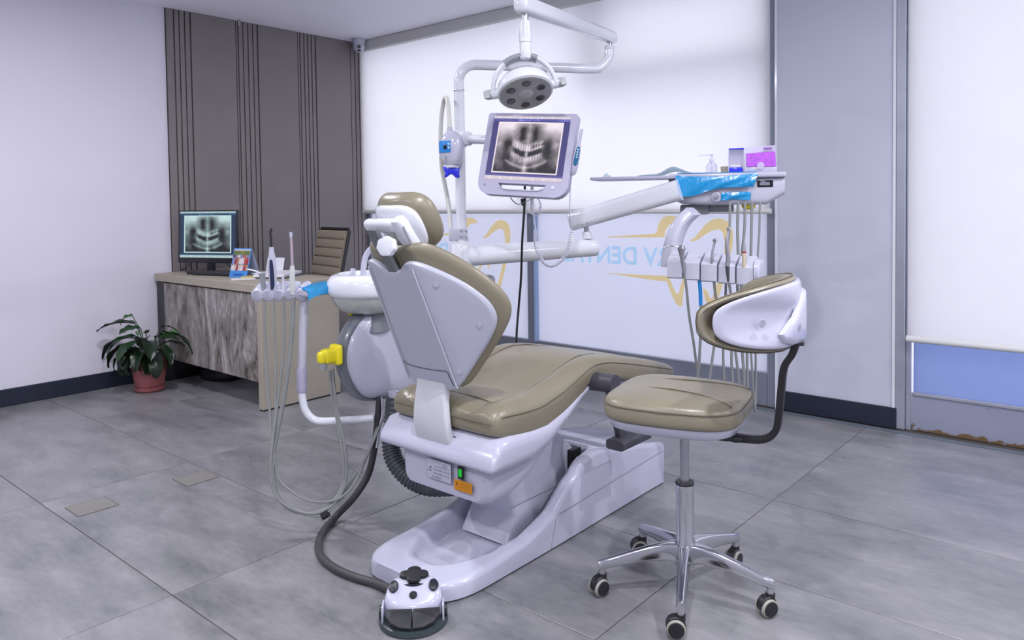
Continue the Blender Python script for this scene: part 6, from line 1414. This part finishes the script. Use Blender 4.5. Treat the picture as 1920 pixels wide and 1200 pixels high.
# dark bag on the floor under the desk
bg = thing('floor_bag', 'slumped black bag on the floor under the desk', 'bag', (0.33, -1.60, 0))
rings = []
for z, k in ((0.0, 0.86), (0.01, 0.97), (0.05, 1.0), (0.09, 0.9), (0.125, 0.68), (0.145, 0.3)):
    rings.append([(0.35 + 0.20 * k * cos(2 * pi * i / 26) * (1 + 0.06 * sin(3 * i)), -1.62 + 0.15 * k * sin(2 * pi * i / 26) * (1 + 0.05 * cos(5 * i)), z) for i in range(26)])
q = B(); q.loft(rings); q.done('bag_body', mat('bag_navy', (0.008, 0.009, 0.016), 0.5, bump=0.4, bscale=20), bg, smooth=70, subsurf=1)
q = B(); q.tube(cr([(0.42, -1.70, 0.10), (0.47, -1.74, 0.125), (0.53, -1.72, 0.11), (0.54, -1.66, 0.07)], 5), 0.007, 8); q.done('bag_strap', mat('strap_brown', (0.05, 0.04, 0.03), 0.5), bg)

# ================================================================== potted peace lily
PXp, PYp = 0.315, -2.125
pl = thing('potted_plant', 'leafy green peace lily in a pink plastic pot beside the desk', 'potted plant', (PXp, PYp, 0))
q = B(); q.lathe([(0.0, 0.034), (0.086, 0.034), (0.094, 0.06), (0.105, 0.12), (0.112, 0.18), (0.116, 0.200), (0.119, 0.204), (0.118, 0.212), (0.110, 0.212), (0.106, 0.19), (0.0, 0.185)], (PXp, PYp, 0), 36); q.done('pot', 'pot_pink', pl)
q = B(); q.lathe([(0.0, 0.0), (0.082, 0.0), (0.095, 0.010), (0.099, 0.030), (0.094, 0.033), (0.085, 0.028), (0.0, 0.027)], (PXp, PYp, 0), 36); q.done('saucer', 'pot_pink', pl)
q = B(); q.lathe([(0.0, 0.19), (0.104, 0.19), (0.10, 0.198), (0.0, 0.20)], (PXp, PYp, 0), 24); q.done('soil', 'soil', pl)
for nm, c in (('leaf_deep', (0.006, 0.022, 0.008)), ('leaf_mid', (0.008, 0.038, 0.009)), ('leaf_fresh', (0.028, 0.12, 0.010))): mat(nm, c, 0.32, var=0.2, vscale=12, spec=0.5)
rl = random.Random(11)
def leaf(az, rise, reach, droop, L, W, m, base_h=0.20, twist=0.0):
    rise *= 1.15; reach *= 1.2; L *= 1.18; W *= 1.1
    d = Vector((cos(az), sin(az), 0)); s_ = Vector((-sin(az), cos(az), 0)); b0 = Vector((PXp, PYp, base_h)) + d * 0.03
    st_end = b0 + d * reach * 0.45 + Vector((0, 0, rise)); stem = cr([b0, b0 + d * reach * 0.15 + Vector((0, 0, rise * 0.65)), st_end], 4)
    q = B(); q.tube(stem, 0.0028, 5); q.done('leaf_stem', 'leaf_mid', pl)
    vs, fs = [], []; n = 9
    tdir = (d * 0.8 + Vector((0, 0, 0.35 - droop * 0.2))).normalized(); p = st_end.copy(); ang = math.atan2(tdir.z, tdir.dot(d))
    for i in range(n + 1):
        t = i / n; w = W * (sin(pi * min(1, t * 0.93 + 0.05)) ** 0.75) * (1 - 0.25 * t); a_ = ang - droop * t * 1.5
        if i: p = p + (d * cos(a_) + Vector((0, 0, sin(a_)))) * (L / n)
        up = (Vector((0, 0, cos(a_))) - d * sin(a_)); sv_ = (s_ * cos(twist) + up * sin(twist))
        if i == n: w = 0.001
        wav = 0.006 * sin(i * 1.9)
        vs += [p - sv_ * w + up * (w * 0.35 + wav), p - sv_ * w * 0.5 + up * w * 0.08, p.copy(), p + sv_ * w * 0.5 + up * w * 0.08, p + sv_ * w + up * (w * 0.35 - wav)]
    for v in vs: v.x = max(v.x, 0.02)
    for i in range(n):
        for k in range(4): fs.append((i * 5 + k, i * 5 + k + 1, i * 5 + 5 + k + 1, i * 5 + 5 + k))
    q = B(); q.add(vs, fs); q.done('leaf', m, pl, smooth=70)
rg = math.atan2(_r0.y, _r0.x); lf_ = rg + pi; nr = math.atan2(-_f0.y, -_f0.x)
for a_, args in (
    (lf_ + 0.1, (0.22, 0.10, 0.55, 0.22, 0.050, 'leaf_deep')), (lf_ - 0.15, (0.13, 0.14, 0.9, 0.26, 0.045, 'leaf_deep')), (lf_ + 0.3, (0.10, 0.12, 1.1, 0.20, 0.040, 'leaf_deep')),
    (rg - 0.1, (0.17, 0.12, 0.95, 0.24, 0.026, 'leaf_deep')), (rg + 0.3, (0.10, 0.10, 0.7, 0.16, 0.030, 'leaf_deep')), (rg - 0.5, (0.08, 0.08, 0.9, 0.17, 0.045, 'leaf_deep')),
    (nr + 0.5, (0.13, 0.08, 0.9, 0.19, 0.052, 'leaf_deep')), (nr - 0.4, (0.12, 0.08, 0.9, 0.18, 0.050, 'leaf_mid')), (nr + 0.0, (0.08, 0.08, 1.2, 0.16, 0.045, 'leaf_deep')),
    (nr - 0.9, (0.09, 0.10, 1.2, 0.19, 0.042, 'leaf_deep')), (nr + 1.0, (0.10, 0.10, 1.0, 0.18, 0.05, 'leaf_deep')), (nr - 1.2, (0.15, 0.09, 1.0, 0.20, 0.04, 'leaf_mid')),
    (lf_ + 0.6, (0.06, 0.10, 1.5, 0.18, 0.04, 'leaf_deep')), (lf_ - 0.5, (0.07, 0.10, 1.3, 0.17, 0.045, 'leaf_deep')), (nr - 0.2, (0.05, 0.06, 1.7, 0.14, 0.04, 'leaf_deep')), (nr + 0.4, (0.05, 0.07, 1.6, 0.15, 0.04, 'leaf_deep')),
    (rg - 0.9, (0.05, 0.08, 1.4, 0.18, 0.05, 'leaf_deep')), (rg + 0.8, (0.12, 0.08, 0.6, 0.16, 0.045, 'leaf_mid')), (nr + 0.2, (0.17, 0.04, 0.3, 0.17, 0.040, 'leaf_fresh')), (rg - 0.3, (0.14, 0.05, 0.2, 0.17, 0.042, 'leaf_fresh')),
    (lf_ + 0.2, (0.27, 0.12, 1.0, 0.09, 0.026, 'leaf_fresh')), (nr - 0.6, (0.20, 0.04, 0.5, 0.13, 0.030, 'leaf_mid')), (lf_ - 0.9, (0.12, 0.08, 0.8, 0.18, 0.05, 'leaf_deep')), (rg + 0.1, (0.20, 0.10, 0.7, 0.10, 0.012, 'leaf_mid')),
    (nr + 0.7, (0.04, 0.06, 1.5, 0.15, 0.045, 'leaf_deep')), (nr - 0.7, (0.05, 0.07, 1.5, 0.16, 0.045, 'leaf_deep')), (lf_ + 0.9, (0.06, 0.06, 1.4, 0.15, 0.045, 'leaf_deep')), (rg - 0.2, (0.06, 0.06, 1.3, 0.15, 0.045, 'leaf_deep'))):
    leaf(a_, *args, twist=rl.uniform(-0.4, 0.4))
